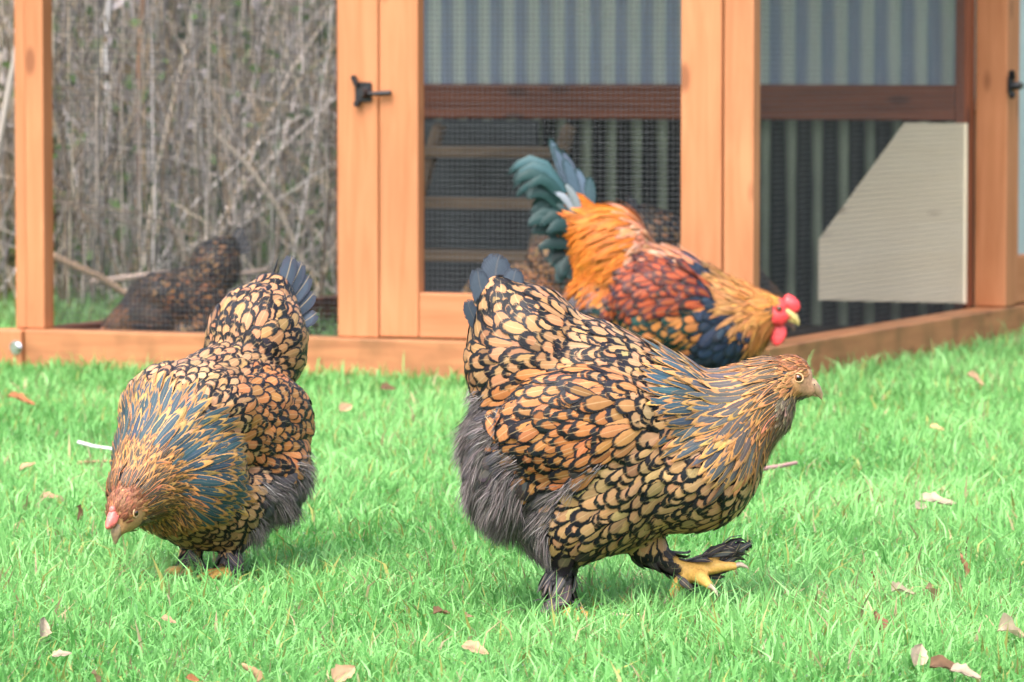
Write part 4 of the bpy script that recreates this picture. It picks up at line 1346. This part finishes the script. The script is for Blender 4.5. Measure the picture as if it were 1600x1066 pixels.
sick_list += [(905, 362, 855, 212, 800, 285, 20, -14, (.03, .08, .09)), (902, 362, 845, 215, 798, 298, 18, 4, (.05, .08, .10)), (908, 350, 888, 268, 862, 226, 18, -4, (.07, .10, .14)), (903, 368, 852, 245, 806, 310, 20, -16, (.02, .06, .065)), (912, 348, 893, 262, 880, 248, 18, -10, (.05, .08, .11))]
rt = random.Random(4)
for i in range(34):
    t = i / 33
    x2 = 812 + 55 * t + rt.uniform(-8, 8) + 12 * (i % 3); y2 = 300 + 140 * t + rt.uniform(-14, 14)
    x0, y0 = 905 + 10 * t + rt.uniform(-6, 6), 355 + 55 * t
    x1, y1 = (x0 + x2) / 2 - 6 + rt.uniform(-8, 8), min(y0, y2) - 45 + 35 * t + rt.uniform(-12, 8)
    g_ = 1.25 - .95 * t
    sick_list.append((x0, y0, x1, y1, x2, y2, rt.uniform(18, 28), rt.choice((-1, -1, 1)) * rt.uniform(12, 40), (.012 * g_, .036 * g_, .036 * g_)))
for a in sick_list:
    sick(*a)
single_feathers('tail_feather', rooster, sk, np.array([.5, .85, 1.0, .92, .70, .42, .06]), .2)

# ------------------------------------------------------------------ three more hens inside the run
def copy_tree(o, parent=None):
    c = o.copy(); COL.objects.link(c); c.parent = parent
    for ch in list(o.children):
        copy_tree(ch, c)
    return c
DST = {k: dict(v) for k, v in ST2.items()}
for k in ('saddle', 'cape', 'breast', 'wing'):
    DST[k].update(c0=tuple(.60 * x for x in DST[k]['c0']), lace=.5)  # blacker lacing, and colours also dimmed for the shade in the run
DST['hackle'].update(c0=(.012, .014, .018), c1=(.08, .045, .025), lace=.9)
DST['nape'].update(c0=(.03, .02, .015), c1=(.16, .07, .03))
for k in ('nape', 'crown', 'cheek', 'throat', 'shank'):
    DST[k].update(sp=DST[k]['sp'] * 1.6, W=DST[k]['W'] * 1.6)
dhen = build_bird('hen', B2, peck_region, flow_peck, DST, skin_colours((H2[0] + .01, H2[1] - .012), .022, (.45, .2, .14)), 53, grid=.007, fluff=2500, fluff_col=(.06, .055, .06), n_cand=22000)
head_parts(dhen, H2, HF2, .0300, cy=HY)
pea_comb(dhen, H2, HF2, .0300, M['red'], HY)
dt = [path_feather((-.170 - .005 * i, .012 * s, .40 - .01 * i), (-.200 - .006 * i, (.016 + .004 * i) * s, .435 - .012 * i), (-.222 - .006 * i, (.014 + .007 * i) * s, .465 - .02 * i), .032, (.3, s * .8, .5), (.02, .022, .03), BLACK, .85, .2) for i in range(4) for s in (-1, 1)]
single_feathers('tail_feather', dhen, dt)
first = True
for src, loc, yaw, sc_, lab in [
        (dhen, (-0.83, 11.02, -0.045), -160, .78, 'dark gold laced hen crouching behind the left mesh panel'),
        (lhen, (0.0, 10.78, 0.0), 165, .72, 'gold laced hen behind the door mesh, mostly hidden by the rooster tail'),
        (dhen, (0.47, 10.93, 0.0), 4, .86, 'dark tailed hen inside the run behind the corner post')]:
    h_ = src if (src is dhen and first) else copy_tree(src)
    first = first and src is not dhen
    h_.location = loc; h_.rotation_euler = (0, 0, R(yaw)); h_.scale = (sc_,) * 3
    h_['label'] = lab; h_['category'] = 'hen'; h_['group'] = 'hens inside the run'

# ------------------------------------------------------------------ fallen leaves and twigs on the lawn
def dead_leaf(px_, py_, ln, rz, col, label, curl=.5, tilt=.3):
    curl *= 1.5; tilt = tilt * 1.3 + .15
    rs = np.random.default_rng(int(px_ * 7 + py_))
    nu, nv = 7, 9
    u = np.linspace(-1, 1, nu); v = np.linspace(0, 1, nv)
    wd = np.sin(v ** .8 * math.pi) ** .8 * .34 * (1 + .12 * np.sin(v * 21 + rs.uniform(0, 6)))
    U, Vv = np.meshgrid(u, v)
    X = (Vv - .5) * ln; Yy = U * wd[:, None] * ln
    Zz = ln * (curl * .35 * U ** 2 * wd[:, None] * 2 + .18 * curl * np.sin(Vv * 4 + 1) + .03 * np.sin(Vv * 17 + U * 5))
    V = np.stack([X, Yy, Zz], -1).reshape(-1, 3)
    i = np.arange(nv - 1)[:, None] * nu + np.arange(nu - 1)[None]
    F = np.stack([i, i + 1, i + nu + 1, i + nu], -1).reshape(-1, 4)
    C = np.array(col) * (1 - .35 * np.exp(-(U.reshape(-1, 1) * 6) ** 2)) * rs.normal(1, .08, (len(V), 1))
    o = mesh_np('dead_leaf', V, F, M['leaf'], None, {'col': np.clip(C, 0, 1)})
    p = gp(px_, py_, .034)
    o.location = p
    o.rotation_euler = (tilt * rs.uniform(.4, 1.2), -tilt * rs.uniform(-1, 1), rz)
    return tag(o, label, 'leaf', 'dead leaves on the lawn')
TAN, RED, PALE, BRN = (.42, .27, .16), (.34, .14, .06), (.38, .30, .22), (.16, .09, .05)
for a in [
    (65, 978, .030, 1.2, PALE, 'pale upright dead leaf at the lower left of the lawn', .4, 1.0),
    (95, 1022, .024, .3, PALE, 'small whitish leaf just below the pale upright leaf, lower left', .3, .4),
    (148, 1060, .022, .8, TAN, 'tan leaf at the bottom edge, left of two others', .6, .5),
    (300, 1060, .016, .3, RED, 'small orange brown leaf at the bottom edge of the lawn', .4, .5),
    (388, 1050, .026, 1.9, (.46, .28, .16), 'curled brown leaf at the bottom edge, left of centre', 1.0, .8),
    (537, 1052, .034, .5, TAN, 'broad tan leaf at the bottom edge near the centre', .5, .6),
    (742, 1014, .034, -.3, TAN, 'flat tan leaf on the grass below the standing foot', .3, .3),
    (262, 968, .020, .1, TAN, 'small tan leaf below the pecking hen', .3, .3),
    (690, 957, .024, .5, BRN, 'dark brown leaf between the two front hens', .7, .4),
    (733, 962, .018, 1.1, TAN, 'small tan leaf beside the dark brown leaf', .5, .5),
    (32, 624, .060, .1, RED, 'large rusty leaf on the far lawn by the left edge', .3, .15),
    (78, 775, .026, .4, TAN, 'tan leaf left of the pecking hen', .4, .4),
    (42, 728, .030, .2, (.42, .27, .16), 'brown leaf left of the pecking hen near the twigs', .4, .4),
    (120, 802, .026, .9, BRN, 'dark curled leaf close beside the pecking hen', .8, .6),
    (606, 606, .034, .2, BRN, 'small dark leaf on the far lawn before the coop door', .5, .4),
    (540, 636, .036, .7, TAN, 'tan leaf on the far lawn between the hens', .4, .4),
    (1525, 592, .046, .1, TAN, 'tan leaf on the far lawn at right', .4, .3),
    (1466, 783, .060, .15, PALE, 'long pale leaf flat on the lawn at right', .3, .15),
    (1440, 790, .030, .9, PALE, 'short pale leaf touching the long pale leaf', .4, .3),
    (1465, 668, .030, .1, (.52, .38, .18), 'yellowish leaf on the lawn behind the striding hen', .3, .3),
    (1372, 968, .026, 1.4, (.20, .085, .05), 'dark red brown leaf standing in the grass at right', .9, 1.1),
    (1365, 900, .016, .6, RED, 'tiny red brown leaf above the dark standing leaf', .5, .6),
    (1506, 882, .034, 1.45, (.36, .18, .10), 'narrow rusty leaf upright in the grass at right', .4, 1.2),
    (1412, 925, .030, .1, PALE, 'pale crumpled leaf on the grass at right', .9, .3),
    (1456, 930, .028, .5, TAN, 'tan crumpled leaf beside the pale crumpled one', .9, .3),
    (1436, 1022, .034, .9, PALE, 'pale pinkish leaf near the lower right corner', .5, .6),
    (1582, 988, .044, .4, (.52, .40, .28), 'crumpled tan leaf at the right edge of the lawn', 1.0, .4),
    (1480, 1042, .040, .2, BRN, 'dark leaf flat at the bottom right', .5, .2),
    (1510, 1052, .036, -.1, PALE, 'pale leaf flat at the bottom right corner', .4, .2),
]:
    dead_leaf(*a)
def twig(pts, r0, col, label):
    P_ = [tuple(gp(x, y, z)) for x, y, z in pts]
    return stick('twig', P_, np.linspace(r0, r0 * .6, len(P_)), col, label, cat='twig')
twig([(1130, 738, .05), (1170, 735, .05), (1215, 728, .048), (1245, 722, .046)], .0052, (.40, .22, .21), 'pinkish brown twig sticking out past the striding hen breast')
twig([(122, 690, .035), (145, 696, .04), (172, 700, .04), (215, 706, .035)], .0035, (.62, .60, .60), 'whitish twig poking out left of the pecking hen')
twig([(120, 722, .035), (150, 720, .036), (200, 718, .034)], .0035, (.36, .20, .12), 'brown twig below the whitish twig, left of the pecking hen')
twig([(955, 958, .02), (985, 962, .02), (1020, 955, .022)], .003, (.45, .35, .25), 'short pale twig in the grass under the lifted foot')
